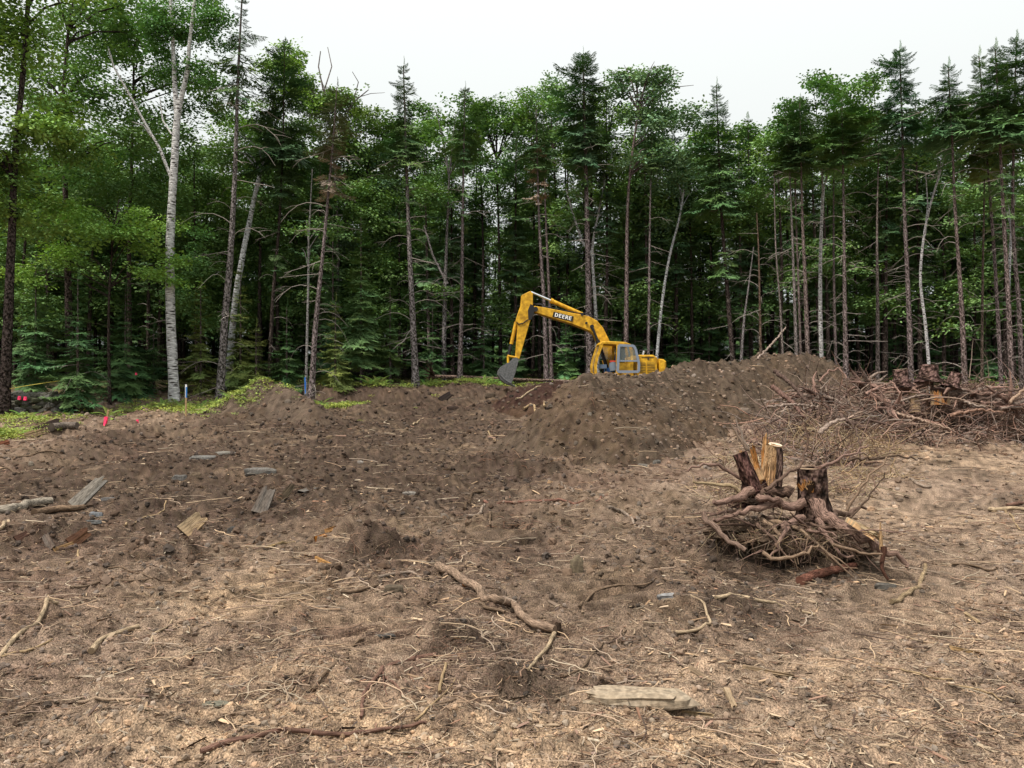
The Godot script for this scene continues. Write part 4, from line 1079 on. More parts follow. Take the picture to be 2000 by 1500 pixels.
	m = Mb.new(); m.box(Vector3.ZERO, Vector3(0.85, 0.215, 0.012), Color(0.02, 0.02, 0.02))
	var plate := part("name_plate", m.mesh(M["plain"]), boom, Transform3D(pb, Vector3(pc.x, pc.y, zb + 0.009)))
	var tm := TextMesh.new(); var sf := SystemFont.new(); sf.font_names = PackedStringArray(["Droid Sans"]); sf.font_weight = 900
	tm.font = sf; tm.text = "DEERE"; tm.font_size = 64; tm.pixel_size = 0.00345; tm.depth = 0.006
	var tmat := StandardMaterial3D.new(); tmat.resource_name = "lettering"; tmat.albedo_color = Color(0.95, 0.95, 0.93); tmat.roughness = 0.6; tm.material = tmat
	part("lettering", tm, plate, Transform3D(Basis.from_scale(Vector3(1.1, 0.98, 1)), Vector3(0, 0, 0.0105)))
	# arm
	m = Mb.new()
	m.prism(exp_poly([[1019, 576.5], [1036, 568], [1041, 573], [1041, 600], [1036.5, 624], [1014.5, 701], [1006.5, 699], [1011, 637], [1007.5, 627], [1009, 620], [1017, 597]], 0.17), -0.17, 0.17, W, 0.016)
	var arm := part("arm", m.mesh(M["yellow"]), o)
	m = Mb.new()
	for z in [-0.285, 0.25]: m.prism(exp_poly([[1036, 594], [1042, 597], [1045, 604], [1038, 624], [1032, 626], [1031, 606]], z), z, z + 0.035, W, 0.0)
	part("pivot_bracket", m.mesh(M["dark"]), arm)
	m = Mb.new(); m.tube(PackedVector3Array([ex(1009, 629, 0.19), ex(1013, 633, 0.19), ex(1022, 631, 0.19), ex(1031, 624, 0.19)]), PackedFloat32Array([0.022, 0.022, 0.022, 0.022]), 6, W)
	part("hose", m.mesh(M["dark"]), arm)
	# cylinders
	var cy := part("arm_cylinder", bar(ex(1077, 587.5, 0), ex(1137, 614, 0), 0.085, 12).mesh(M["yellow"]), o)
	part("rod", bar(ex(1037, 570.5, 0), ex(1078, 588, 0), 0.05).mesh(M["chrome"]), cy)
	m = Mb.new(); m.tube(PackedVector3Array([ex(1075, 586.5, 0), ex(1080, 589, 0)]), PackedFloat32Array([0.105, 0.105]), 12, W)
	part("gland", m.mesh(M["yellow"]), cy)
	cy = part("bucket_cylinder", bar(ex(1008, 629, 0), ex(998.5, 672, 0), 0.075, 12).mesh(M["yellow"]), o)
	part("rod", bar(ex(998.5, 671, 0), ex(993, 695, 0), 0.06).mesh(M["dark"]), cy)
	for z in [-0.36, 0.36]:
		cy = part("boom_cylinder", bar(ex(1167, 664, z), ex(1186, 722, z), 0.085, 12).mesh(M["dark"]), o)
		part("rod", bar(ex(1156, 638, z), ex(1168, 666, z), 0.05).mesh(M["dark"]), cy)
	# linkage and bucket
	m = Mb.new()
	for z in [-0.2, 0.2]:
		m.tube(PackedVector3Array([ex(991, 695, z), ex(1010, 699, z)]), PackedFloat32Array([0.05, 0.05]), 6, W)
		m.tube(PackedVector3Array([ex(992, 695, z), ex(993, 715, z)]), PackedFloat32Array([0.055, 0.055]), 6, W)
	part("bucket_link", m.mesh(M["yellow"]), o)
	var ear := Mb.new()
	for z in [-0.24, 0.2]: ear.prism(exp_poly([[991, 711], [1001, 700], [1008, 698], [1013, 701], [1010, 716], [1000, 718]], z), z, z + 0.05, W)
	m = Mb.new()
	var back := exp_poly([[1010, 712], [1001, 709.5], [991, 710], [981, 716], [975, 724], [974, 731], [979, 740], [988, 747], [998, 751]], 0.46)
	m.prism(strip(back, 0.06), -0.46, 0.46, W)
	var bucket := part("bucket", m.mesh(M["steel"]), o)
	part("ear", ear.mesh(M["steel"]), bucket)
	var sidep := exp_poly([[1010, 712], [1001, 709.5], [991, 710], [981, 716], [975, 724], [974, 731], [979, 740], [988, 747], [998, 751], [1003, 738], [1008, 724]], 0.46)
	for z in [-0.475, 0.445]:
		m = Mb.new(); m.prism(sidep, z, z + 0.03, W)
		part("side_plate", m.mesh(M["steel"]), bucket)
	var lip := ex(998, 751, 0.0)
	for k in 5:
		m = Mb.new(); m.box(lip + Vector3(0.06, -0.03, -0.4 + k * 0.2), Vector3(0.2, 0.045, 0.09), W, Basis(Vector3(0, 0, 1), -0.35))
		part("tooth", m.mesh(M["steel"]), bucket)
	m = Mb.new(); m.tube(PackedVector3Array([ex(976, 731, 0.478), ex(985, 741, 0.478), ex(997, 748, 0.478)]), PackedFloat32Array([0.03, 0.03, 0.03]), 5, W)
	part("wear_bar", m.mesh(M["steel"]), bucket)
	# cab: roof, posts, panes, seat and the open door folded back along its side
	var zn := 1.30; var zf := 0.38
	var cab := Node3D.new(); cab.name = "cab"; o.add_child(cab)
	m = Mb.new()
	var rf := exp_poly([[1172, 672], [1176, 667], [1184, 666], [1222, 668], [1231, 672], [1231, 675], [1206, 673.5], [1180, 671.5], [1174, 676]], zn)
	m.prism(rf, zf, zn, W, 0.02)
	part("roof", m.mesh(M["yellow"]), cab)
	for z in [zn, zf + 0.07]:
		m = Mb.new()
		m.prism(strip(exp_poly([[1175, 672], [1171.5, 684], [1166.5, 698], [1163, 714], [1163.5, 726], [1166, 740]], zn), 0.11), z - 0.07, z, W)
		part("front_post", m.mesh(M["yellow"]), cab)
		m = Mb.new(); m.prism(strip(exp_poly([[1206.5, 672], [1205.5, 700], [1205, 742]], zn), 0.09), z - 0.07, z, W)
		part("middle_post", m.mesh(M["yellow"]), cab)
		m = Mb.new(); m.prism(strip(exp_poly([[1230, 672], [1234, 690], [1235, 742]], zn), 0.10), z - 0.07, z, W)
		part("rear_post", m.mesh(M["yellow"]), cab)
	var a0 := ex(1163, 722, zn); var a1 := ex(1236, 742, zn)
	m = Mb.new(); m.box(Vector3((a0.x + a1.x) * 0.5, (a1.y + 1.15) * 0.5 - 0.0, (zn + zf) * 0.5), Vector3(a1.x - a0.x, absf(a1.y - 1.13) + 0.05, zn - zf - 0.02), W)
	part("cab_floor", m.mesh(M["yellow"]), cab)
	var pn := ex(1206, 708, zn); var pr2 := ex(1235, 742, zn)
	m = Mb.new(); m.box(Vector3((pn.x + pr2.x) * 0.5, (pn.y + pr2.y) * 0.5, zn - 0.03), Vector3(pr2.x - pn.x, pn.y - pr2.y, 0.04), W)
	part("side_panel", m.mesh(M["yellow"]), cab)
	m = Mb.new()   # windshield, a slightly bent pane
	var w0 := exp_poly([[1174, 673], [1171, 684], [1166, 698], [1163, 714], [1163, 724]], zn)
	for i in w0.size() - 1: m.quad(Vector3(w0[i + 1].x, w0[i + 1].y, zf + 0.05), Vector3(w0[i].x, w0[i].y, zf + 0.05), Vector3(w0[i].x, w0[i].y, zn - 0.08), Vector3(w0[i + 1].x, w0[i + 1].y, zn - 0.08), W)
	part("windshield", m.mesh(M["glass"]), cab)
	m = Mb.new(); var fq := exp_poly([[1168, 700], [1174, 676], [1228, 676], [1232, 708]], zf)
	m.tri(Vector3(fq[0].x, fq[0].y, zf + 0.03), Vector3(fq[1].x, fq[1].y, zf + 0.03), Vector3(fq[2].x, fq[2].y, zf + 0.03), W); m.tri(Vector3(fq[0].x, fq[0].y, zf + 0.03), Vector3(fq[2].x, fq[2].y, zf + 0.03), Vector3(fq[3].x, fq[3].y, zf + 0.03), W)
	part("far_window", m.mesh(M["glass"]), cab)
	m = Mb.new(); m.quad(Vector3(fq[3].x + 0.02, fq[3].y, zf + 0.05), Vector3(fq[2].x + 0.02, fq[2].y, zf + 0.05), Vector3(fq[2].x + 0.02, fq[2].y, zn - 0.08), Vector3(fq[3].x + 0.02, fq[3].y, zn - 0.08), W)
	part("rear_window", m.mesh(M["glass"]), cab)
	# seat, console, a red strap and the blue covers seen through the door opening
	var blue := Color(0.02, 0.075, 0.22)
	var sp := ex(1194, 718, 0.85)
	m = Mb.new(); m.box(sp + Vector3(0, -0.1, 0), Vector3(0.50, 0.16, 0.5), blue); m.box(sp + Vector3(0.22, 0.26, 0), Vector3(0.13, 0.62, 0.5), blue, Basis(Vector3(0, 0, 1), -0.12))
	part("seat", m.mesh(M["plain"]), cab)
	var cn := ex(1198, 712, 1.15)
	m = Mb.new(); m.tube(PackedVector3Array([cn + Vector3(0.02, -0.24, 0), cn + Vector3(0.0, -0.1, 0), cn + Vector3(0.0, 0.06, 0), cn + Vector3(0, 0.10, 0)]), PackedFloat32Array([0.15, 0.18, 0.16, 0.07]), 12, Color(0.16, 0.19, 0.23))
	part("console", m.mesh(M["plain"]), cab)
	m = Mb.new(); m.box(cn + Vector3(-0.02, 0.13, -0.1), Vector3(0.22, 0.07, 0.2), Color(0.55, 0.07, 0.04))
	part("red_cushion", m.mesh(M["plain"]), cab)
	m = Mb.new(); m.box(ex(1176, 716, 1.0), Vector3(0.3, 0.16, 0.4), Color(0.10, 0.14, 0.2)); m.tube(PackedVector3Array([ex(1180, 716, 1.1), ex(1176, 704, 1.1)]), PackedFloat32Array([0.02, 0.02]), 6, Color(0.6, 0.3, 0.03))
	part("control_levers", m.mesh(M["plain"]), cab)
	m = Mb.new(); m.box(Vector3((a0.x + a1.x) * 0.5 + 0.5, ex(1206, 700, 1).y, zf + 0.25), Vector3(0.08, 1.0, 0.4), Color(0.03, 0.03, 0.03))
	part("inner_lining", m.mesh(M["plain"]), cab)
	# door
	var door := Node3D.new(); door.name = "door"; o.add_child(door)
	var zd := zn + 0.06
	var dl := exp_poly([[1208.5, 674.5], [1237, 675.5], [1241, 682], [1247.5, 710], [1247, 726], [1206, 726], [1208.5, 674.5]], zd)
	m = Mb.new()
	for i in dl.size() - 1:
		m.prism(strip(PackedVector2Array([dl[i], dl[i + 1]]), 0.10), zd + 0.002 * i, zd + 0.05 + 0.002 * i, Color(0.21, 0.25, 0.31), 0.0)
	m.prism(strip(exp_poly([[1207.5, 705], [1246, 705]], zd), 0.06), zd, zd + 0.045, Color(0.21, 0.25, 0.31))
	part("door_frame", m.mesh(M["plain"]), door)
	m = Mb.new(); var g4 := exp_poly([[1208, 706], [1209, 676], [1236, 677], [1245, 706]], zd)
	m.quad(Vector3(g4[0].x, g4[0].y, zd + 0.02), Vector3(g4[1].x, g4[1].y, zd + 0.02), Vector3(g4[2].x, g4[2].y, zd + 0.02), Vector3(g4[3].x, g4[3].y, zd + 0.02), W)
	part("door_pane", m.mesh(M["glass"]), door)

# ---------------------------------------------------------------- pulled stumps and tangles
func root_tube(m: Mb, line: Array, w: float, w2: float, col: Color, rough := 0.12, sides := 7, wob := 0.0) -> void:   # [px, py, d] points; widths in pixels
	var cv := Curve3D.new()
	for i in line.size():
		var p := at(line[i][0], line[i][1], line[i][2])
		var a := at(line[maxi(i - 1, 0)][0], line[maxi(i - 1, 0)][1], line[maxi(i - 1, 0)][2])
		var b := at(line[mini(i + 1, line.size() - 1)][0], line[mini(i + 1, line.size() - 1)][1], line[mini(i + 1, line.size() - 1)][2])
		cv.add_point(p, (a - b) * 0.17, (b - a) * 0.17)
	var total := cv.get_baked_length()
	var k := clampi(int(total / 0.05), 4, 40)
	var pts := PackedVector3Array(); var rr := PackedFloat32Array()
	for i in k + 1:
		var t := float(i) / k
		var p := cv.sample_baked(total * t, true)
		if wob > 0.0: p += Vector3(n3.get_noise_2d(p.x * 2.0, p.z * 2.0 + 30.0), n3.get_noise_2d(p.x * 2.0 + 60.0, p.z * 2.0), 0) * wob
		pts.push_back(p)
		rr.push_back(lerpf(w, w2, t) * 0.5 / F * lerpf(line[0][2], line[-1][2], t))
	m.tube(pts, rr, sides, col, Color(-1, 0, 0), rough, int(line[0][0]))
func shard(m: Mb, a: Vector3, b: Vector3, w: float, th: float, col: Color, jag := 0.3) -> void:   # a splintered slab from a up to a ragged end at b
	var t := (b - a).normalized(); var s := t.cross(Vector3(0.05, 0.1, 1)).normalized(); var f := s.cross(t)
	var L := a.distance_to(b); var k := 5
	var low: Array[Vector3] = []; var high: Array[Vector3] = []
	for i in k + 1:
		var q := (float(i) / k - 0.5) * w
		low.push_back(a + s * q); high.push_back(a + s * q * 0.8 + t * L * (1.0 - jag * rng.randf()) + f * rng.randf_range(-0.01, 0.01))
	for i in k:
		var h0 := high[i]; var h1 := high[i + 1]
		for sg in [-1.0, 1.0]:
			var o: Vector3 = f * th * 0.5 * sg
			if sg < 0: m.quad(low[i] + o, h0 + o * 0.4, h1 + o * 0.4, low[i + 1] + o, vary(col, 0.12))
			else: m.quad(low[i + 1] + o, h1 + o * 0.4, h0 + o * 0.4, low[i] + o, vary(col, 0.12))
	m.quad(low[0] + f * th * 0.5, high[0] + f * th * 0.2, high[0] - f * th * 0.2, low[0] - f * th * 0.5, col)
	m.quad(low[k] - f * th * 0.5, high[k] - f * th * 0.2, high[k] + f * th * 0.2, low[k] + f * th * 0.5, col)
func stump_body(m: Mb, a: Vector3, b: Vector3, r0: float, r1: float, col: Color, k: int) -> void:
	var pts := PackedVector3Array(); var rr := PackedFloat32Array()
	for i in 9:
		var t := i / 8.0
		pts.push_back(a.lerp(b, t)); rr.push_back(lerpf(r0, r1, t) * (1.0 + 0.7 * exp(-t * 6.0)))
	m.tube(pts, rr, 22, col, Color(-1, 0, 0), 0.07, k, false)
func cut_face(m: Mb, c: Vector3, nrm: Vector3, r: float, col: Color) -> void:   # sawn top with year rings
	var u := nrm.cross(Vector3(0, 0, 1)).normalized(); var w := nrm.cross(u)
	for i in 20:
		var a0 := TAU * i / 20; var a1 := TAU * (i + 1) / 20
		for q in 4:
			var r0 := r * q / 4.0; var r1 := r * (q + 1) / 4.0
			var cc := col * (0.82 + 0.18 * (q % 2)) * rng.randf_range(0.9, 1.08)
			var p00 := c + (u * cos(a0) + w * sin(a0)) * r0; var p01 := c + (u * cos(a0) + w * sin(a0)) * r1
			var p10 := c + (u * cos(a1) + w * sin(a1)) * r0; var p11 := c + (u * cos(a1) + w * sin(a1)) * r1
			m.quad(p00, p01, p11, p10, cc)
func tangle(m: Mb, c: Vector3, r: Vector3, count: int, len0: float, len1: float, rad: float, cols: Array, up := 0.2, sides := 3) -> void:   # fine roots and twigs heaped in an ellipsoid
	for i in count:
		var q := Vector3(rng.randfn(), rng.randfn(), rng.randfn()).normalized() * pow(rng.randf(), 0.5)
		var p := c + q * r
		var dir := Vector3(rng.randfn(), rng.randfn() * 0.6 + up, rng.randfn()).normalized()
		var L := rng.randf_range(len0, len1)
		var pts := PackedVector3Array([p]); var rr := PackedFloat32Array()
		var seg := 4
		for k in seg:
			dir = (dir + Vector3(rng.randf_range(-0.45, 0.45), rng.randf_range(-0.5, 0.3), rng.randf_range(-0.45, 0.45))).normalized()
			pts.push_back(pts[k] + dir * L / seg)
		var r0 := rad * rng.randf_range(0.5, 1.5)
		for k in seg + 1: rr.push_back(r0 * (1.0 - 0.75 * k / seg))
		m.tube(pts, rr, sides, vary(cols[rng.randi_range(0, cols.size() - 1)], 0.25), Color(-1, 0, 0), 0.0, 0, false)

func stump_pile() -> void:
	var barkc := Color(0.17, 0.115, 0.092); var redroot := Color(0.27, 0.18, 0.15); var pale := Color(0.56, 0.37, 0.21); var orange := Color(0.52, 0.25, 0.085)
	var straw := Color(0.40, 0.31, 0.20); var fine := Color(0.30, 0.215, 0.155); var dkf := Color(0.12, 0.085, 0.065)
	# --- the sawn stump in front with its roots
	var base := hit(1585, 1085)
	var d := -base.z
	var g := func(line: Array) -> Array:
		var o := []
		for q in line: o.push_back([q[0], q[1], d + q[2]])
		return o
	var o := thing("tree_stump", "dark sawn tree stump with a torn hole and a thick split root reaching right", "tree stump", base)
	var put := func(called: String, m: Mb, matn: String, par: Node3D, kind := "") -> void:
		m.v = Transform3D(Basis(), -par.position) * m.v
		var p := part(called, m.mesh(M[matn]), par)
		if kind: p.set_meta("kind", kind)
	var m := Mb.new()
	var s0 := at(1592, 1035, d + 0.1); var s1 := at(1585, 914, d + 0.1)
	stump_body(m, s0, s1, 0.150, 0.128, barkc, 3)
	put.call("trunk", m, "spruce_bark", o)
	m = Mb.new(); cut_face(m, s1 + Vector3(0, -0.012, 0), Vector3(0.05, 1, 0.0).normalized(), 0.128, Color(0.34, 0.235, 0.15))
	put.call("sawn_top", m, "plain", o)
	m = Mb.new()
	for i in 9:
		var a := at(1578 + rng.randf_range(-14, 14), 958 + rng.randf_range(-6, 6), d - 0.035)
		shard(m, a, a + Vector3(rng.randf_range(-0.06, 0.05), rng.randf_range(0.05, 0.11), 0.02), 0.03, 0.012, [pale, orange][i % 2], 0.6)
	put.call("torn_wood", m, "wood", o)
	m = Mb.new(); var hole := at(1584, 950, d - 0.02)
	m.tube(PackedVector3Array([hole + Vector3(-0.01, -0.06, 0), hole, hole + Vector3(0.0, 0.05, 0)]), PackedFloat32Array([0.02, 0.055, 0.025]), 8, Color(0.02, 0.014, 0.01), Color(-1, 0, 0), 0.3, 2)
	put.call("hole", m, "clod", o)
	for r in [
		[[[1590, 985, 0.02], [1618, 1005, -0.08], [1650, 1030, -0.2], [1690, 1055, -0.26], [1735, 1082, -0.32], [1777, 1106, -0.36]], 42, 9, redroot],
		[[[1575, 985, 0.0], [1530, 985, -0.06], [1480, 990, -0.12], [1430, 1002, -0.2], [1392, 1012, -0.24]], 24, 8, redroot],
		[[[1600, 1000, 0.2], [1640, 1005, 0.35], [1690, 990, 0.5]], 22, 6, barkc],
		[[[1560, 1010, -0.1], [1535, 1030, -0.28], [1520, 1062, -0.4], [1500, 1090, -0.44]], 18, 5, redroot],
		[[[1600, 1015, -0.1], [1610, 1045, -0.3], [1640, 1075, -0.45], [1665, 1090, -0.5]], 16, 5, redroot],
		[[[1545, 965, 0.1], [1510, 960, 0.15], [1470, 975, 0.15], [1440, 985, 0.1]], 30, 12, barkc],
	]:
		m = Mb.new(); root_tube(m, g.call(r[0]), r[1] * 0.8, r[2] * 0.8, r[3], 0.09, 9, 0.06); tint(m, r[3], int(r[1]))
		put.call("root", m, "root", o)
	for i in 26:   # roots that reach out and down to the soil, forking and thinning
		var an := rng.randf_range(0.05, PI - 0.05) if i < 16 else rng.randf() * TAU
		var dir := Vector3(cos(an), 0, sin(an) * 0.75)
		var c0 := at(1580, 1010, d) + Vector3(dir.x * 0.12, rng.randf_range(-0.20, -0.02), dir.z * 0.12)
		if i % 3 == 1: c0 = at(1480, 1000, d) + Vector3(dir.x * 0.1, rng.randf_range(-0.14, 0.02), dir.z * 0.1)
		var reach := rng.randf_range(0.35, 0.95)
		var pts := PackedVector3Array([c0]); var rr := PackedFloat32Array()
		var p := c0; var r0 := rng.randf_range(0.007, 0.026)
		var nn := 9
		for k in nn:
			dir = (dir + Vector3(rng.randf_range(-0.35, 0.35), rng.randf_range(-0.30, 0.24), rng.randf_range(-0.35, 0.35))).normalized()
			p += dir * reach / nn
			p.y = maxf(p.y, land(p.x, p.z) + 0.004)
			pts.push_back(p)
		for k in nn + 1: rr.push_back(r0 * (1.0 - 0.82 * k / nn))
		m = Mb.new(); m.tube(pts, rr, 7, Color.WHITE, Color(-1, 0, 0), 0.10, i)
		for f in 2:
			var q := pts[4 + f * 2]; var qd := (pts[5 + f * 2] - q).normalized() + Vector3(rng.randf_range(-0.9, 0.9), rng.randf_range(-0.2, 0.3), rng.randf_range(-0.9, 0.9))
			m.tube(PackedVector3Array([q, q + qd * 0.07, q + qd * 0.14 + Vector3(0, -0.03, 0), q + qd * 0.20 + Vector3(0, -0.06, 0)]), PackedFloat32Array([r0 * 0.42, r0 * 0.3, r0 * 0.2, r0 * 0.08]), 5, Color.WHITE)
		tint(m, [redroot, fine, redroot * 0.7, barkc][i % 4], i)
		put.call("root", m, "root", o)
	m = Mb.new()
	for k in 6: shard(m, at(1652 + k * 3, 1014 + k * 2, d - 0.24 - k * 0.01), at(1722 + rng.randf_range(-8, 6), 1045 + k * 2 + rng.randf_range(-3, 5), d - 0.38), 0.045, 0.012, pale if k % 2 else straw, 0.25)
	put.call("split_wood", m, "wood", o)
	m = Mb.new(); tangle(m, at(1535, 1040, d - 0.02), Vector3(0.72, 0.12, 0.5), 1700, 0.06, 0.38, 0.0026, [fine, fine, dkf, dkf, straw * 1.1, redroot, barkc], -0.2)
	tangle(m, at(1610, 1045, d - 0.1), Vector3(0.30, 0.15, 0.3), 260, 0.1, 0.4, 0.0032, [fine, dkf, redroot], -0.4)
	put.call("fine_roots", m, "root", o, "stuff")
	# --- soil still hanging in the roots
	m = Mb.new()
	for q in [[1510, 1045, 0.05, 0.34], [1440, 1040, 0.1, 0.24], [1590, 1045, 0.1, 0.27], [1660, 1075, 0.05, 0.2], [1555, 1070, 0.15, 0.28]]:
		var c := at(q[0], q[1], d + q[2]); var R: float = q[3]
		var sm := SphereMesh.new(); sm.radius = 1.0; sm.height = 2.0; sm.radial_segments = 26; sm.rings = 14
		var ar := sm.get_mesh_arrays(); var vs: PackedVector3Array = ar[Mesh.ARRAY_VERTEX]; var ix: PackedInt32Array = ar[Mesh.ARRAY_INDEX]
		for i in vs.size():
			var p: Vector3 = vs[i]
			vs[i] = c + Vector3(p.x, p.y * 0.36, p.z) * R * 1.15 * (1.0 + 0.5 * n3.get_noise_3d(p.x * 0.4 + q[0], p.y * 0.4, p.z * 0.4) + 0.3 * n4.get_noise_3d(p.x * 0.4, p.y * 0.4, p.z * 0.4 + q[1]))
		for i in range(0, ix.size(), 3): m.tri(vs[ix[i]], vs[ix[i + 1]], vs[ix[i + 2]], Color(0.085, 0.062, 0.046))
	put.call("root_soil", m, "soil", o)
	# --- the splintered stump behind it
	var base2 := hit(1470, 1000)
	base2.z = -(d + 0.45); base2.y = land(base2.x, base2.z)
	d = d + 0.3
	o = thing("tree_stump", "splintered stump torn open into pale orange slabs, left of the sawn stump", "tree stump", base2)
	m = Mb.new(); stump_body(m, at(1478, 985, d), at(1474, 935, d), 0.16, 0.11, Color(0.15, 0.085, 0.07), 9); put.call("trunk", m, "spruce_bark", o)
	m = Mb.new(); root_tube(m, g.call([[1472, 960, 0], [1458, 920, 0.02], [1444, 885, 0.05]]), 34, 26, Color(0.15, 0.085, 0.07), 0.1, 9); put.call("bark_half", m, "spruce_bark", o)
	m = Mb.new()
	for k in 7: shard(m, at(1476 + k * 2, 955 - k * 3, d - 0.09 - 0.006 * k), at(1440 + k * 6, 872 + k * 6 + rng.randf_range(-4, 4), d - 0.04 - 0.01 * k), 0.055, 0.015, orange if k % 2 else pale, 0.35)
	put.call("torn_slab", m, "wood", o)
	m = Mb.new(); shard(m, at(1488, 960, d - 0.05), at(1468, 868, d - 0.05), 0.055, 0.03, orange * 0.8, 0.15); put.call("torn_slab", m, "wood", o)
	m = Mb.new()
	shard(m, at(1500, 962, d - 0.02), at(1512, 866, d - 0.02), 0.19, 0.12, pale, 0.06)
	for k in 5: shard(m, at(1488 + k * 5, 965, d - 0.085), at(1494 + k * 6 + rng.randf_range(-3, 3), 880 + rng.randf_range(-8, 24), d - 0.08), 0.035, 0.012, [Color(0.62, 0.41, 0.24), Color(0.50, 0.30, 0.15), pale][k % 3], 0.5)
	put.call("pale_slab", m, "wood", o)
	m = Mb.new(); shard(m, at(1494, 935, d + 0.0), at(1498, 842, d + 0.02), 0.085, 0.03, Color(0.55, 0.32, 0.15), 0.5); shard(m, at(1492, 940, d - 0.02), at(1490, 862, d), 0.035, 0.02, orange, 0.5); put.call("spike", m, "wood", o)
	m = Mb.new(); cut_face(m, at(1514, 868, d), Vector3(0.1, 1, 0.25).normalized(), 0.065, Color(0.62, 0.49, 0.36)); put.call("sawn_top", m, "plain", o)
	m = Mb.new(); root_tube(m, g.call([[1520, 950, 0.1], [1523, 910, 0.12], [1522, 875, 0.12]]), 16, 12, barkc, 0.1); put.call("bark_strip", m, "spruce_bark", o)
	for r in [
		[[[1465, 960, -0.05], [1448, 968, -0.12], [1425, 975, -0.2], [1392, 979, -0.24]], 20, 9, redroot],
		[[[1480, 968, -0.1], [1500, 975, -0.14], [1520, 972, -0.14]], 16, 8, redroot],
		[[[1455, 965, 0.0], [1430, 948, 0.0], [1400, 946, 0.0], [1355, 944, 0.0]], 9, 5, straw],
		[[[1450, 940, 0.1], [1395, 905, 0.1], [1345, 920, 0.1]], 8, 4, redroot],
	]:
		m = Mb.new(); root_tube(m, g.call(r[0]), r[1], r[2], r[3], 0.08, 8, 0.03); tint(m, r[3], int(r[1])); put.call("root", m, "root", o)
	m = Mb.new(); tangle(m, at(1450, 975, d - 0.1), Vector3(0.4, 0.12, 0.3), 160, 0.1, 0.4, 0.004, [fine, straw, redroot, dkf], 0.0); put.call("fine_roots", m, "root", o, "stuff")
	# --- long bare branches lying over the two stumps
	d = -base.z
	for b in [
		["dark bent branch leaning between the two stumps and rising past them", [[1495, 958, -0.1], [1535, 930, 0.0], [1573, 893, 0.15], [1578, 850, 0.2], [1572, 822, 0.2]], 8, 3, barkc],
		["thin branch pointing right from behind the sawn stump", [[1600, 912, 0.1], [1640, 895, 0.2], [1695, 872, 0.3]], 7, 3, redroot],
		["straight thin branch slanting up right of the sawn stump", [[1650, 1000, 0.0], [1690, 940, 0.0], [1734, 896, 0.1]], 7, 3, fine],
		["curved thin twig beside the slanting branch right of the sawn stump", [[1655, 1015, -0.1], [1700, 965, 0.0], [1728, 925, 0.1]], 5, 2, dkf],
		["thick grey stick below the left root, pointing down right", [[1371, 1000, -0.35], [1385, 1022, -0.4], [1415, 1045, -0.5], [1455, 1080, -0.6]], 12, 9, Color(0.24, 0.17, 0.14)],
		["twisted pair of grey twigs standing behind the splintered stump", [[1462, 880, 0.9], [1440, 850, 1.0], [1425, 826, 1.1]], 8, 3, Color(0.2, 0.15, 0.12)],
		["slim grey twig crossing the pair behind the splintered stump", [[1470, 884, 0.9], [1448, 852, 1.0], [1437, 812, 1.1]], 6, 2, Color(0.25, 0.2, 0.17)],
		["dark upright snag standing under the split root's end", [[1722, 1062, -0.4], [1724, 1095, -0.45], [1731, 1132, -0.55]], 12, 5, Color(0.09, 0.045, 0.035)],
		["pale broken spike standing on the split root's end", [[1719, 1072, -0.38], [1718, 1045, -0.38], [1717, 1020, -0.38]], 9, 2, pale],
		["low bent branch curving under the root mass of the sawn stump", [[1485, 1078, -0.55], [1520, 1092, -0.6], [1560, 1082, -0.6], [1600, 1065, -0.5]], 10, 4, fine],
		["long thin branch on the soil right below the root mass", [[1625, 1062, -0.5], [1670, 1075, -0.5], [1725, 1085, -0.5]], 7, 4, fine],
		["arched branch ending far right of the two stumps", [[1660, 898, 0.7], [1720, 893, 0.8], [1750, 888, 0.8], [1790, 897, 0.8]], 5, 3, dkf],
	]:
		m = Mb.new(); root_tube(m, g.call(b[1]), b[2], b[3], b[4], 0.1, 6, 0.04)
		solid("branch", m.mesh(M["root"]), b[0], "branch", Vector3.ZERO, "bare branches round the two stumps")
	# --- straw-coloured tangle behind the stumps
	m = Mb.new()
	for q in [[1610, 905, 9.2, 0.6, 0.15, 260], [1600, 872, 10.5, 0.8, 0.2, 260], [1670, 890, 10.5, 0.6, 0.14, 180], [1690, 935, 8.6, 0.5, 0.1, 120], [1470, 905, 9.5, 0.6, 0.1, 90], [1640, 960, 7.8, 0.5, 0.09, 90], [1420, 960, 8.0, 0.5, 0.07, 70]]:
		var c := hit(q[0], q[1]) + Vector3(0, q[4] * 0.4, 0)
		var sc := -c.z / 9.0
		tangle(m, c, Vector3(q[3], q[4], q[3] * 0.9) * sc, int(q[5] * 1.6), 0.15 * sc, 0.6 * sc, 0.0055 * sc, [straw * 1.3, straw * 1.3, fine * 1.2, redroot, Color(0.58, 0.46, 0.31)], 0.05)
	tag(solid("root_tangle", m.mesh(M["root"]), "straw-coloured tangle of torn roots behind the two stumps", "root tangle"), "", "", "", "stuff")

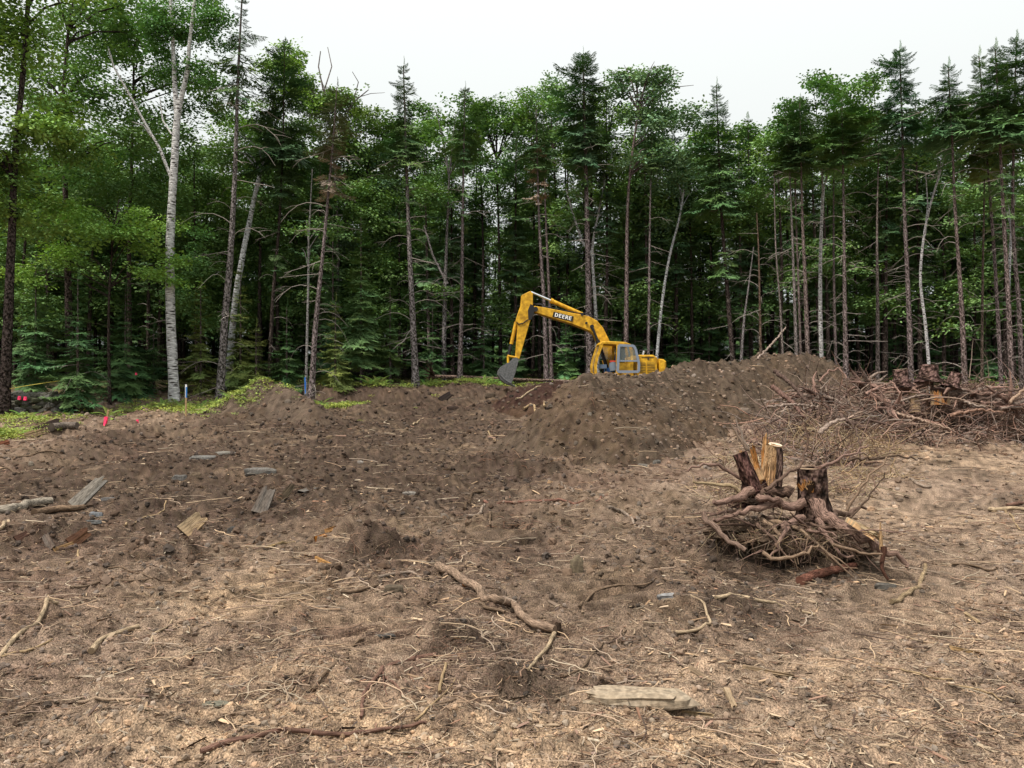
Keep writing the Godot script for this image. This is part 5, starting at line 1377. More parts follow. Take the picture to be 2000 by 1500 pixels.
func brush_pile() -> void:
	var grey := Color(0.29, 0.23, 0.20); var red := Color(0.29, 0.19, 0.16); var dark := Color(0.10, 0.07, 0.06); var pale := Color(0.42, 0.30, 0.19); var orange := Color(0.46, 0.22, 0.085)
	var m := Mb.new()
	for q in [[1560, 790, 19.5, 1.6, 0.8, 460], [1640, 790, 20.5, 1.7, 1.0, 520], [1530, 800, 17.5, 0.9, 0.30, 170], [1620, 845, 15.5, 0.9, 0.26, 200], [1700, 785, 22.0, 1.6, 1.0, 520], [1790, 775, 22.5, 1.7, 0.95, 580], [1880, 785, 22.0, 1.7, 1.0, 540], [1970, 790, 21.5, 1.6, 1.1, 500], [1740, 825, 19.5, 1.5, 0.35, 220], [1900, 825, 19.5, 1.5, 0.3, 200], [2060, 800, 21.0, 1.6, 0.6, 160], [1560, 775, 21.5, 0.9, 0.5, 140]]:
		var c := on(q[0], q[2], q[4] * 0.55)
		tangle(m, c, Vector3(q[3], q[4], q[3] * 0.8), q[5], 0.25, 1.25, 0.014, [grey * 1.2, red * 1.2, red * 1.4, dark, Color(0.36, 0.25, 0.205), Color(0.50, 0.38, 0.31)], 0.16)
	tag(solid("brush_pile", m.mesh(M["root"]), "wide grey-brown heap of brush, roots and twigs on the right", "brush pile"), "", "", "", "stuff")
	# stumps in the heap
	var st := [
		["upright sawn stump with a pale flat top on the crest of the brush pile", 1814, 732, 712, 21.6, 16, 0.02],
		["smaller sawn stump left of the flat-topped one, half buried in brush", 1762, 742, 721, 21.4, 13, -0.2],
		["tilted stump with a round pale end at the right of the crest", 1858, 744, 729, 21.2, 11, 0.5],
	]
	for s in st:
		var a := at(s[1], s[2] + 14, s[4]); var b := at(s[1] + s[6] * 20.0, s[3], s[4])
		var o := thing("tree_stump", s[0], "tree stump", a)
		var r: float = s[5] / F * s[4]
		m = Mb.new(); stump_body(m, Vector3.ZERO, b - a, r * 1.1, r, red, 4); part("trunk", m.mesh(M["spruce_bark"]), o)
		m = Mb.new(); cut_face(m, b - a, (b - a).normalized(), r, Color(0.60, 0.47, 0.32)); part("sawn_top", m.mesh(M["plain"]), o)
		for i in 4:
			m = Mb.new(); var an := rng.randf() * TAU
			var e := Vector3(cos(an) * 0.8, rng.randf_range(-0.5, -0.1), sin(an) * 0.5)
			m.tube(PackedVector3Array([Vector3.ZERO, e * 0.5 + Vector3(0, 0.06, 0), e]), PackedFloat32Array([r * 0.5, r * 0.3, r * 0.1]), 7, red, Color(-1, 0, 0), 0.15, i)
			part("root", m.mesh(M["root"]), o)
	var base := at(1788, 798, 21.2)
	var o2 := thing("tree_stump", "pale broken upright stump on the front face of the brush pile", "tree stump", base)
	m = Mb.new(); shard(m, Vector3(0, -0.1, 0), at(1780, 756, 21.3) - base, 0.22, 0.16, pale, 0.3); part("torn_slab", m.mesh(M["wood"]), o2)
	m = Mb.new(); shard(m, Vector3(0.08, -0.15, -0.06), at(1790, 768, 21.3) - base, 0.15, 0.1, pale * 0.7, 0.4); part("torn_slab", m.mesh(M["wood"]), o2)
	base = at(1834, 775, 21.3)
	o2 = thing("tree_stump", "stump lying with a raw orange split face below the flat-topped one", "tree stump", base)
	m = Mb.new(); m.tube(PackedVector3Array([Vector3(-0.1, 0.02, 0.15), Vector3(0.1, 0.05, -0.2), Vector3(0.4, 0.0, -0.6)]), PackedFloat32Array([0.26, 0.24, 0.15]), 14, red, Color(-1, 0, 0), 0.15, 4); part("trunk", m.mesh(M["spruce_bark"]), o2)
	m = Mb.new()
	for k in 7: shard(m, Vector3(-0.28 + k * 0.07, -0.22, 0.20), Vector3(-0.30 + k * 0.07, 0.2, 0.17), 0.09, 0.05, orange if k % 3 else pale, 0.4)
	part("torn_wood", m.mesh(M["wood"]), o2)
	m = Mb.new(); m.tube(PackedVector3Array([Vector3(0, 0.12, 0), Vector3(0.5, 0.12, 0.1), Vector3(1.0, 0.04, 0.2), Vector3(1.35, 0.08, 0.2)]), PackedFloat32Array([0.16, 0.10, 0.07, 0.03]), 9, grey, Color(-1, 0, 0), 0.12, 5); part("root", m.mesh(M["root"]), o2)
	# upturned root masses in the heap
	for q in [[1690, 752, 21.6, 0.42, "matted upturned root mass at the left of the brush pile's crest"], [1905, 768, 21.2, 0.5, "matted upturned root mass right of the sawn stumps on the brush pile"], [1975, 790, 20.4, 0.5, "matted root mass at the right frame edge of the brush pile"], [1740, 800, 20.0, 0.36, "low root mass under the long pale branch of the brush pile"], [1600, 775, 20.2, 0.4, "root mass at the brush pile's left end beside the soil bank"]]:
		var c := at(q[0], q[1], q[2]); var R: float = q[3]
		var o3 := thing("root_mass", q[4], "root mass", c, 0.0, "upturned root masses of the brush pile")
		m = Mb.new()
		for i in 12:
			var dir := Vector3(rng.randfn(), rng.randf_range(-0.4, 0.8), rng.randfn()).normalized()
			var pts := PackedVector3Array([Vector3.ZERO]); var rr := PackedFloat32Array()
			for k in 6:
				dir = (dir + Vector3(rng.randf_range(-0.4, 0.4), rng.randf_range(-0.4, 0.25), rng.randf_range(-0.4, 0.4))).normalized()
				pts.push_back(pts[k] + dir * R * 0.32)
			for k in 7: rr.push_back(lerpf(0.075, 0.012, k / 6.0) * rng.randf_range(0.8, 1.1))
			var rm := Mb.new(); rm.tube(pts, rr, 7, Color.WHITE, Color(-1, 0, 0), 0.12, i); tint(rm, [red * 1.3, grey * 1.1, red * 0.8][i % 3], i)
			part("root", rm.mesh(M["root"]), o3)
		tangle(m, Vector3.ZERO, Vector3(R, R * 0.6, R * 0.8), 170, 0.15, 0.6, 0.008, [red, grey, dark, dark], 0.0, 3)
		part("fine_roots", m.mesh(M["root"]), o3).set_meta("kind", "stuff")
	for i in 34:
		var px := rng.randf_range(1530, 2010); var py := rng.randf_range(748, 832); var dd := lerpf(22.0, 18.8, (py - 748.0) / 84.0)
		var a := at(px, py, dd)
		var an := rng.randf_range(-0.9, 0.9) + (PI if rng.randf() < 0.5 else 0.0)
		var dir := Vector3(cos(an), rng.randf_range(-0.15, 0.35), sin(an) * 0.6)
		var L := rng.randf_range(0.7, 1.9)
		m = Mb.new(); var pts := PackedVector3Array(); var rr := PackedFloat32Array(); var p := a; var r0 := rng.randf_range(0.018, 0.05)
		for k in 8:
			pts.push_back(p); rr.push_back(r0 * (1.0 - 0.6 * k / 7.0))
			dir = (dir + Vector3(rng.randf_range(-0.2, 0.2), rng.randf_range(-0.25, 0.12), rng.randf_range(-0.2, 0.2))).normalized()
			p += dir * L / 7.0
		m.tube(pts, rr, 7, Color.WHITE, Color(-1, 0, 0), 0.08, i)
		var q := pts[4]; m.tube(PackedVector3Array([q, q + Vector3(0.15, 0.12, 0.05), q + Vector3(0.32, 0.2, 0.1)]), PackedFloat32Array([r0 * 0.4, r0 * 0.3, r0 * 0.12]), 5, Color.WHITE)
		tint(m, [grey * 1.2, red * 1.3, Color(0.42, 0.31, 0.25), dark * 1.4][i % 4], i)
		solid("branch", m.mesh(M["root"]), "broken forked branch tangled into the brush pile", "branch", Vector3.ZERO, "broken branches tangled into the brush pile")
	for b in [
		["thick branch sloping down right across the middle of the brush pile", [[1700, 770, 20.6], [1740, 790, 20.2], [1790, 818, 19.6], [1850, 832, 19.2]], 10, 5, Color(0.25, 0.16, 0.13)],
		["long pale branch below the thick sloping one on the brush pile", [[1735, 800, 20.0], [1780, 815, 19.4], [1830, 830, 19.0], [1858, 838, 18.8]], 6, 3, Color(0.34, 0.25, 0.2)],
		["stout dark branch slanting at the left end of the brush pile", [[1512, 725, 20.5], [1540, 745, 20.0], [1565, 772, 19.4], [1580, 790, 19.0]], 8, 5, dark],
		["second slanting dark branch under the stout one at the left end", [[1508, 755, 19.8], [1535, 775, 19.3], [1560, 800, 18.6], [1568, 815, 18.2]], 9, 5, Color(0.16, 0.1, 0.085)],
		["short thick grey branch in front of the brush pile, bent upward", [[1602, 845, 14.8], [1625, 826, 14.8], [1650, 818, 14.8]], 10, 5, grey],
		["thin branch arching down left of the bent grey one", [[1650, 818, 14.8], [1668, 835, 14.6], [1678, 868, 14.2]], 4, 2, dark],
		["long branch running left along the brush pile's front", [[1500, 795, 18.0], [1550, 790, 18.3], [1600, 795, 18.6]], 5, 3, grey],
		["rising branch pointing right above the brush pile's middle", [[1690, 770, 20.5], [1720, 755, 20.8], [1745, 748, 21.0]], 6, 3, red],
		["dark twisted branch at the right end of the brush pile", [[1880, 785, 20.5], [1920, 780, 20.3], [1960, 765, 20.2], [2000, 760, 20.0]], 6, 3, dark],
		["pale stick jutting up at the right frame edge of the brush pile", [[1970, 785, 20.0], [1990, 770, 20.0], [2010, 752, 20.0]], 6, 4, Color(0.36, 0.26, 0.2)],
		["sagging branch low on the right of the brush pile", [[1880, 783, 20.2], [1900, 790, 19.8], [1925, 794, 19.6]], 5, 3, grey],
		["slender bent pole leaning over the left end toward the bank", [[1480, 700, 24.0], [1500, 680, 25.0], [1535, 640, 27.0]], 4, 2.5, grey],
		["arched thin branch on top of the brush pile left of the stumps", [[1600, 745, 20.5], [1620, 725, 20.6], [1640, 722, 20.6], [1655, 740, 20.4]], 4, 2, red],
		["dark log end poking out at the brush pile's foot", [[1690, 838, 17.4], [1665, 826, 17.6], [1640, 812, 18.0]], 9, 7, dark],
		["broken branch rising left of the pale broken stump", [[1765, 790, 20.4], [1756, 765, 20.5], [1740, 742, 20.7]], 5, 3, red],
		["long low root sweeping right in front of the brush pile", [[1860, 812, 19.2], [1910, 800, 19.4], [1960, 806, 19.2]], 6, 3, Color(0.27, 0.17, 0.13)],
	]:
		m = Mb.new(); root_tube(m, b[1], b[2] * 1.15, b[3], b[4], 0.08, 7, 0.05); tint(m, b[4] * 1.25, int(b[2] * 7))
		solid("branch", m.mesh(M["root"]), b[0], "branch", Vector3.ZERO, "large branches of the brush pile")

# ---------------------------------------------------------------- stakes, tape, stone wall, felled log
func rock_mesh(seed_: int, size: Vector3, col: Color, blocky := 0.5, mat_name := "rock") -> ArrayMesh:
	var f := FastNoiseLite.new(); f.seed = seed_; f.frequency = 0.9
	var sm := SphereMesh.new(); sm.radius = 1.0; sm.height = 2.0; sm.radial_segments = 14; sm.rings = 8
	var ar := sm.get_mesh_arrays(); var vs: PackedVector3Array = ar[Mesh.ARRAY_VERTEX]; var ix: PackedInt32Array = ar[Mesh.ARRAY_INDEX]
	for i in vs.size():
		var p := vs[i]
		var q := Vector3(signf(p.x) * pow(absf(p.x), 1.0 - 0.6 * blocky), signf(p.y) * pow(absf(p.y), 1.0 - 0.7 * blocky), signf(p.z) * pow(absf(p.z), 1.0 - 0.6 * blocky))
		vs[i] = q * (1.0 + 0.38 * f.get_noise_3d(p.x, p.y, p.z)) * size * 0.5
	var m := Mb.new()
	for i in range(0, ix.size(), 3): m.tri(vs[ix[i]], vs[ix[i + 1]], vs[ix[i + 2]], vary(col, 0.06))
	return m.mesh(M[mat_name])
func site_marks() -> void:
	var m := Mb.new()
	# dry stone wall at the left edge: every stone a part
	var wl := thing("stone_wall", "low mossy grey dry stone wall under the yellow tape", "stone wall", on(40, 27.6))
	var tones := [Color(0.17, 0.17, 0.165), Color(0.12, 0.125, 0.11), Color(0.22, 0.22, 0.215), Color(0.10, 0.11, 0.075), Color(0.14, 0.14, 0.12)]
	var stones: Array = []
	for k in 8: stones.push_back(rock_mesh(100 + k, Vector3(0.42, 0.20, 0.34) * rng.randf_range(0.8, 1.2), tones[k % 5], 0.5))
	for row in 5:
		for i in 14 - row:
			var x := -1.6 + i * 0.27 + row * 0.11 + rng.randf_range(-0.06, 0.06)
			var p := wl.position + Vector3(x, 0, rng.randf_range(-0.16, 0.16))
			var yy := land(p.x, p.z) - wl.position.y + 0.05 + row * 0.145
			part("stone", stones[rng.randi_range(0, 7)], wl, Transform3D(Basis(Vector3.UP, rng.randf() * TAU) * Basis(Vector3(1, 0, 0), rng.randf_range(-0.2, 0.2)), Vector3(x, yy, p.z - wl.position.z)))
	var pink := Color(0.90, 0.06, 0.16)
	for q in [[38, 777, "left one of two pink ribbons on the mossy stone wall"], [49.5, 778, "right one of two pink ribbons on the mossy stone wall"], [266, 730, "pink ribbon tied to a leafy twig in the shade left of the birch"]]:
		m = Mb.new()
		var s := 0.065
		if q[0] > 100: s = 0.045
		m.quad(Vector3(-s, -s, 0.02), Vector3(-s * 0.8, s, 0), Vector3(s * 0.9, s * 0.8, 0.02), Vector3(s * 0.7, -s * 1.1, 0.05), pink)
		m.quad(Vector3(s * 0.2, -s * 1.2, 0.03), Vector3(s * 0.1, s * 0.5, 0.05), Vector3(s * 1.2, s * 0.6, 0.04), Vector3(s * 1.1, -s, 0.01), pink)
		solid("ribbon", m.mesh(M["plain"], true), q[2], "ribbon", at(q[0], q[1], 27.1 if q[0] < 100 else 30.2), "pink marking ribbons")
	m = Mb.new(); m.tube(PackedVector3Array([at(-60, 775, 26.6), at(0, 763, 26.9), at(48, 754, 27.1), at(100, 746, 27.3), at(128, 742, 27.45)]), PackedFloat32Array([0.010, 0.010, 0.010, 0.010, 0.010]), 5, Color(0.62, 0.52, 0.10))
	solid("marking_tape", m.mesh(M["plain"]), "yellow marking line stretched above the stone wall", "marking line")
	# stakes
	var wood := Color(0.50, 0.36, 0.20)
	var b := hit(207, 832)
	var o := thing("survey_stake", "short leaning wooden stake wrapped with a pink ribbon", "stake", b)
	m = Mb.new(); var lean := Basis(Vector3(0, 0, 1), -0.13)
	var hh := 32.0 / F * -b.z
	m.box(lean * Vector3(0, hh * 0.5 - 0.05, 0), Vector3(0.05, hh + 0.1, 0.035), wood, lean); part("post", m.mesh(M["wood"]), o)
	m = Mb.new(); m.box(lean * Vector3(-0.02, hh * 0.36, 0.0), Vector3(0.085, hh * 0.42, 0.06), pink, lean * Basis(Vector3.UP, 0.3)); m.quad(Vector3(-0.06, 0.02, 0.05), lean * Vector3(-0.07, hh * 0.55, 0.05), lean * Vector3(0.03, hh * 0.5, 0.06), Vector3(0.0, 0.0, 0.07), pink); part("ribbon", m.mesh(M["plain"]), o)
	b = hit(268, 828)
	o = thing("survey_stake", "tiny stake stub with a small pink flag on the left bank", "stake", b)
	m = Mb.new(); m.box(Vector3(0, 0.02, 0), Vector3(0.03, 0.16, 0.02), wood); part("post", m.mesh(M["wood"]), o)
	m = Mb.new(); m.box(Vector3(0.01, 0.08, 0.01), Vector3(0.07, 0.13, 0.03), pink); part("ribbon", m.mesh(M["plain"]), o)
	b = hit(363, 812)
	o = thing("survey_stake", "tall wooden stake with a white tip and blue band, right of the large birch", "stake", b)
	var H := 61.0 / F * -b.z
	m = Mb.new(); m.box(Vector3(0, H * 0.28, 0), Vector3(0.055, H * 0.6, 0.03), wood); part("post", m.mesh(M["wood"]), o)
	m = Mb.new(); m.box(Vector3(0, H * 0.96, 0), Vector3(0.055, H * 0.08, 0.03), Color(0.75, 0.75, 0.75)); m.box(Vector3(-0.018, H * 0.75, 0), Vector3(0.02, H * 0.34, 0.03), Color(0.75, 0.74, 0.7)); part("painted_tip", m.mesh(M["plain"]), o)
	m = Mb.new(); m.box(Vector3(0.012, H * 0.75, 0.0), Vector3(0.045, H * 0.34, 0.036), Color(0.05, 0.17, 0.42)); part("blue_band", m.mesh(M["plain"]), o)
	m = Mb.new(); m.quad(Vector3(-0.01, -0.3, 0.1), Vector3(-0.03, 0.25, 0.1), Vector3(0.02, 0.28, 0.1), Vector3(0.03, -0.25, 0.12), Color(0.03, 0.16, 0.50)); m.quad(Vector3(0.0, -0.42, 0.11), Vector3(0.0, 0.1, 0.12), Vector3(0.045, 0.1, 0.1), Vector3(0.04, -0.35, 0.12), Color(0.03, 0.16, 0.50))
	solid("ribbon", m.mesh(M["plain"]), "blue ribbon hanging at the foot of the reddish leaning spruce", "ribbon", at(597, 750, 30.7))
	# felled log
	var a := at(848, 735.5, 36.0); var e := at(1090, 744.5, 36.4)
	o = thing("felled_log", "long felled pale log lying along the edge of the wood behind the bucket", "log", a)
	m = Mb.new(); m.tube(PackedVector3Array([Vector3.ZERO, (e - a) * 0.3 + Vector3(0, 0.02, 0), (e - a) * 0.65, e - a]), PackedFloat32Array([0.095, 0.09, 0.08, 0.07]), 10, Color(0.30, 0.22, 0.17), Color(-1, 0, 0), 0.04, 2); part("trunk", m.mesh(M["spruce_bark"]), o)
	m = Mb.new()
	for i in 70:
		var an := rng.randf() * TAU; var L := rng.randf_range(0.3, 1.1)
		var q := Vector3(-absf(rng.randfn()) * 0.15, sin(an) * L * 0.75, cos(an) * L)
		m.tube(PackedVector3Array([Vector3(0.05, 0, 0), q * 0.5 + Vector3(-0.1, 0, 0), q + Vector3(rng.randf_range(-0.3, 0.1), -0.05, 0)]), PackedFloat32Array([0.035, 0.02, 0.006]), 4, vary(Color(0.10, 0.065, 0.05), 0.3))
	part("root_plate", m.mesh(M["root"]), o).set_meta("kind", "stuff")
	a = at(1060, 742, 35.4); e = at(1135, 746, 35.0)
	m = Mb.new(); m.tube(PackedVector3Array([a, a.lerp(e, 0.5), e]), PackedFloat32Array([0.055, 0.06, 0.05]), 8, Color(0.33, 0.25, 0.2), Color(-1, 0, 0), 0.05, 2)
	solid("felled_log", m.mesh(M["spruce_bark"]), "shorter pale log ending at the near end of the soil bank", "log")

# ---------------------------------------------------------------- wood and stones lying about
func lying(line: Array, w: float, w2: float, lift := 0.6) -> Mb:   # a branch that follows the land; [px, py] points, widths in pixels
	var m := Mb.new()
	var pts3: Array = []
	for q in line: pts3.push_back(hit(q[0], q[1]))
	var cv := Curve3D.new()
	for i in pts3.size():
		var t: Vector3 = (pts3[mini(i + 1, pts3.size() - 1)] - pts3[maxi(i - 1, 0)]) * 0.17
		cv.add_point(pts3[i], -t, t)
	var L := cv.get_baked_length(); var k := clampi(int(L / maxf(0.04, w * 0.6 / F * -pts3[0].z)), 4, 46)
	var pts := PackedVector3Array(); var rr := PackedFloat32Array()
	var tops := PackedFloat32Array()
	for i in k + 1:
		var p := cv.sample_baked(L * float(i) / k, true)
		p += Vector3(n2.get_noise_2d(p.x * 2.0, p.z * 2.0 + 9.0), 0, n2.get_noise_2d(p.x * 2.0 + 50.0, p.z * 2.0)) * 0.02
		pts.push_back(p); rr.push_back(lerpf(w, w2, float(i) / k) * 0.5 / F * -p.z)
		tops.push_back(land(p.x, p.z))
	for pass_ in 6:   # wood bridges the small hollows
		var c := tops.duplicate()
		for i in k + 1: tops[i] = (c[maxi(i - 1, 0)] + c[i] * 2.0 + c[mini(i + 1, k)]) * 0.25
	for i in k + 1: pts[i].y = maxf(tops[i], land(pts[i].x, pts[i].z) - rr[i] * 0.9) + rr[i] * lift + 0.006
	m.tube(pts, rr, 8, Color.WHITE, Color(-1, 0, 0), 0.07, int(line[0][0]))
	return m
func tint(m: Mb, col: Color, seed_: int) -> void:
	for i in m.c.size():
		var p := m.v[i]
		var q := n3.get_noise_3d(p.x * 2.0, p.y * 4.0 + seed_, p.z * 2.0)
		m.c[i] = col * (1.0 + 0.55 * q)
		m.c[i].a = 1.0
func loose_wood() -> void:
	var pale := Color(0.46, 0.36, 0.25); var grey := Color(0.33, 0.265, 0.22); var red := Color(0.20, 0.12, 0.095); var brown := Color(0.20, 0.145, 0.105); var tan_ := Color(0.42, 0.31, 0.19)
	for b in [
		["pale curved stick at the left frame edge with a torn orange end", [[-30, 1310], [5, 1278], [45, 1238], [80, 1208], [110, 1184]], 10, 8, pale],
		["thin straight stick lying below the pale curved one at the left", [[-20, 1296], [50, 1275], [100, 1251]], 6, 4, tan_],
		["thick short stick with a knobbed end, bent, left foreground", [[176, 1281], [200, 1260], [240, 1237], [271, 1225]], 13, 9, pale],
		["small hooked root right of the thick bent stick", [[291, 1263], [303, 1242], [325, 1228], [336, 1211]], 5, 3, pale],
		["thin arched branch lying across the soil, left middle", [[140, 1150], [200, 1138], [260, 1136], [340, 1138]], 5, 3, brown],
		["thin branch joining the arched one from above", [[210, 1114], [250, 1118], [300, 1135]], 4, 3, brown],
		["forked red-brown root arching down in the centre foreground", [[848, 1269], [810, 1286], [765, 1299], [742, 1309], [727, 1342], [712, 1366], [706, 1390], [704, 1408]], 10, 7, red],
		["thin prong dropping from the forked red-brown root", [[745, 1312], [748, 1335], [757, 1362]], 4, 2, red],
		["curled prong right of the forked red-brown root", [[752, 1325], [772, 1338], [784, 1350], [788, 1366]], 6, 4, red],
		["dark slanting root left of the forked red-brown one", [[612, 1358], [632, 1322], [655, 1298], [690, 1272], [712, 1253]], 9, 5, brown],
		["small branching root at the dark slanting root's left", [[605, 1345], [608, 1320], [625, 1305]], 4, 3, brown],
		["long reddish branch lying along the bottom edge", [[392, 1477], [440, 1456], [500, 1442], [600, 1438], [700, 1431], [760, 1424], [832, 1413]], 12, 6, red],
		["short branch meeting the long reddish one from above", [[518, 1385], [532, 1408], [562, 1436]], 6, 5, brown],
		["thin pale branch slanting up right below the forked root", [[808, 1420], [845, 1376], [892, 1328]], 5, 3, tan_],
		["small pale peg standing near the forked root", [[858, 1354], [864, 1330], [873, 1304]], 7, 5, tan_],
		["thin low branch sweeping right above the bottom edge", [[800, 1388], [860, 1380], [930, 1366], [990, 1360]], 5, 3, brown],
		["long thin root curving up to the track marks", [[1133, 1196], [1155, 1172], [1215, 1145], [1310, 1140]], 6, 3, brown],
		["thin root bowing down right of the large fallen branch", [[1100, 1328], [1150, 1300], [1175, 1262], [1225, 1228]], 5, 3, brown],
		["winding root on the dark soil under the stumps", [[1400, 1172], [1450, 1168], [1490, 1182], [1540, 1194], [1592, 1207]], 8, 5, pale],
		["hooked pale root left of the winding one", [[1322, 1237], [1365, 1231], [1387, 1222], [1379, 1196], [1352, 1166]], 7, 4, pale],
		["long red root stretched above the dark tangle in the middle", [[945, 979], [1020, 983], [1110, 984], [1140, 979], [1186, 968]], 6, 4, Color(0.26, 0.14, 0.11)],
		["dark bent root, upper of two in the middle tangle", [[909, 1010], [940, 1001], [965, 988], [985, 984]], 7, 5, grey],
		["dark bent root, lower of two in the middle tangle", [[912, 1028], [930, 1010], [950, 1012], [958, 1038]], 8, 4, brown],
		["upright broken root above the middle tangle", [[906, 996], [917, 984], [922, 966], [945, 963]], 6, 5, Color(0.12, 0.085, 0.06)],
		["grey curved stick right of the middle tangle", [[1186, 995], [1215, 999], [1235, 1018], [1256, 1038]], 7, 4, grey],
		["straight yellowish stick lying level in the left middle", [[478, 1071], [530, 1070], [572, 1061]], 8, 5, Color(0.30, 0.22, 0.12)],
		["long bark-covered stick pointing at the lower right", [[1742, 1179], [1778, 1156], [1797, 1138], [1807, 1104]], 10, 7, Color(0.33, 0.25, 0.16)],
		["thick reddish log chunk below the stump pile", [[1562, 1143], [1600, 1126], [1630, 1114], [1668, 1106]], 20, 13, Color(0.21, 0.10, 0.075)],
		["wavy pale root above the round flat stone", [[740, 1129], [770, 1122], [800, 1118], [830, 1133]], 7, 5, grey],
		["short root running left of the round flat stone", [[664, 1158], [700, 1156], [747, 1142]], 8, 5, brown],
		["thin level stick on the right track area", [[1858, 1106], [1910, 1107], [1958, 1113]], 5, 3, brown],
		["stick lying across the small pile at the right frame edge", [[1930, 998], [1965, 996], [2010, 1000]], 9, 7, pale],
		["thin stick sticking out below the small pile at the right edge", [[1965, 1000], [1980, 1018], [1998, 1038]], 5, 3, tan_],
		["second stick of the small pile at the right frame edge", [[1968, 992], [1990, 985], [2015, 984]], 8, 6, red],
		["short dark stick near the right frame edge, far", [[1760, 935], [1790, 945], [1818, 952]], 7, 5, grey],
		["long grey root in the pit below the wet soil heap", [[1008, 783], [1030, 768], [1060, 757]], 4, 2.5, pale],
		["short pale stick lying in the pit", [[806, 832], [818, 824], [828, 818]], 4, 3, pale],
		["pale log lying at the foot of the soil bank in the pit", [[1022, 803], [1045, 800], [1064, 801]], 5, 4, tan_],
		["thin stick fallen on the bank's left foot", [[948, 846], [958, 854], [972, 862]], 3.5, 2, tan_],
		["thin stick lying flat at the left rim, far", [[0, 894], [60, 892], [112, 888]], 4.5, 3, brown],
		["second thin stick at the left rim, nearer", [[-10, 912], [20, 918], [45, 926]], 4.5, 3, brown],
		["bent stick left of the bark fragments", [[-10, 1042], [5, 1030], [15, 1018]], 8, 6, pale],
		["small crooked twig in front of the bark fragments", [[130, 1106], [150, 1092], [158, 1070]], 4, 3, tan_],
		["thin twig near the pale block, left middle", [[245, 1032], [275, 1015], [315, 1000], [324, 978]], 4, 2.5, tan_],
		["pale splinter stick lying level near the bottom left", [[150, 1380], [210, 1370], [280, 1371]], 7, 4, Color(0.40, 0.30, 0.22)],
		["wriggling thin root near the bottom left", [[178, 1380], [186, 1405], [182, 1420], [194, 1434]], 4, 3, pale],
		["dark curved twig right of the sawdust patch, low left", [[565, 1368], [572, 1355], [582, 1346]], 4, 3, Color(0.09, 0.065, 0.05)],
		["short stubby stick lying left of the sawdust patch", [[444, 1350], [465, 1342], [483, 1337]], 8, 5, grey],
		["grey stub stick lying on the bottom right gravel", [[1592, 1425], [1600, 1440], [1612, 1452]], 7, 6, grey],
		["long pale splinter on the right foreground", [[1715, 1298], [1780, 1315], [1865, 1331]], 5, 3, tan_],
		["second long splinter on the right foreground, farther right", [[1850, 1340], [1910, 1355], [1960, 1370]], 5, 3, tan_],
		["thin dark branch bowing over the pit's near rim", [[1120, 968], [1095, 938], [1100, 945]], 4, 2, grey],
	]:
		var m := lying(b[1], b[2], b[3])
		tint(m, b[4], int(b[1][0][0]))
		solid("branch", m.mesh(M["root"]), b[0], "branch", Vector3.ZERO, "branches and roots strewn on the soil")
	# the large fallen branch in the centre
	var base := hit(985, 1180)
	var o := thing("branch", "large fallen branch with an orange wound, lying diagonally in the centre", "branch", base, 0, "branches and roots strewn on the soil")
	var inv := Transform3D(Basis(), -base)
	for b in [["stem", [[855, 1120], [900, 1144], [935, 1163], [970, 1176], [1000, 1192], [1015, 1214], [1045, 1236], [1086, 1243]], 17, 15, Color(0.31, 0.225, 0.17)], ["side_branch", [[935, 1163], [950, 1188], [975, 1199], [985, 1203]], 10, 6, brown], ["side_branch", [[968, 1178], [985, 1168], [1010, 1184]], 9, 6, grey], ["side_branch", [[1084, 1246], [1066, 1276], [1046, 1298], [1030, 1310]], 9, 5, pale]]:
		var m := lying(b[1], b[2], b[3], 1.5)
		tint(m, b[4], 5); m.v = inv * m.v
		part(b[0], m.mesh(M["root"]), o)
	var wd := hit(911, 1149); var m := Mb.new()
	m.tube(PackedVector3Array([wd + Vector3(-0.02, 0.045, 0.012), wd + Vector3(0.025, 0.038, 0.03)]), PackedFloat32Array([0.028, 0.026]), 8, Color(0.55, 0.22, 0.06)); m.v = inv * m.v
	part("wound", m.mesh(M["wood"]), o)
	var kn := hit(1084, 1240); m = Mb.new()
	m.tube(PackedVector3Array([kn + Vector3(-0.01, -0.02, 0), kn + Vector3(0.0, 0.05, 0), kn + Vector3(0.012, 0.09, 0)]), PackedFloat32Array([0.03, 0.04, 0.025]), 9, Color(0.12, 0.085, 0.065), Color(-1, 0, 0), 0.25, 4); m.v = inv * m.v
	part("knot", m.mesh(M["root"]), o)
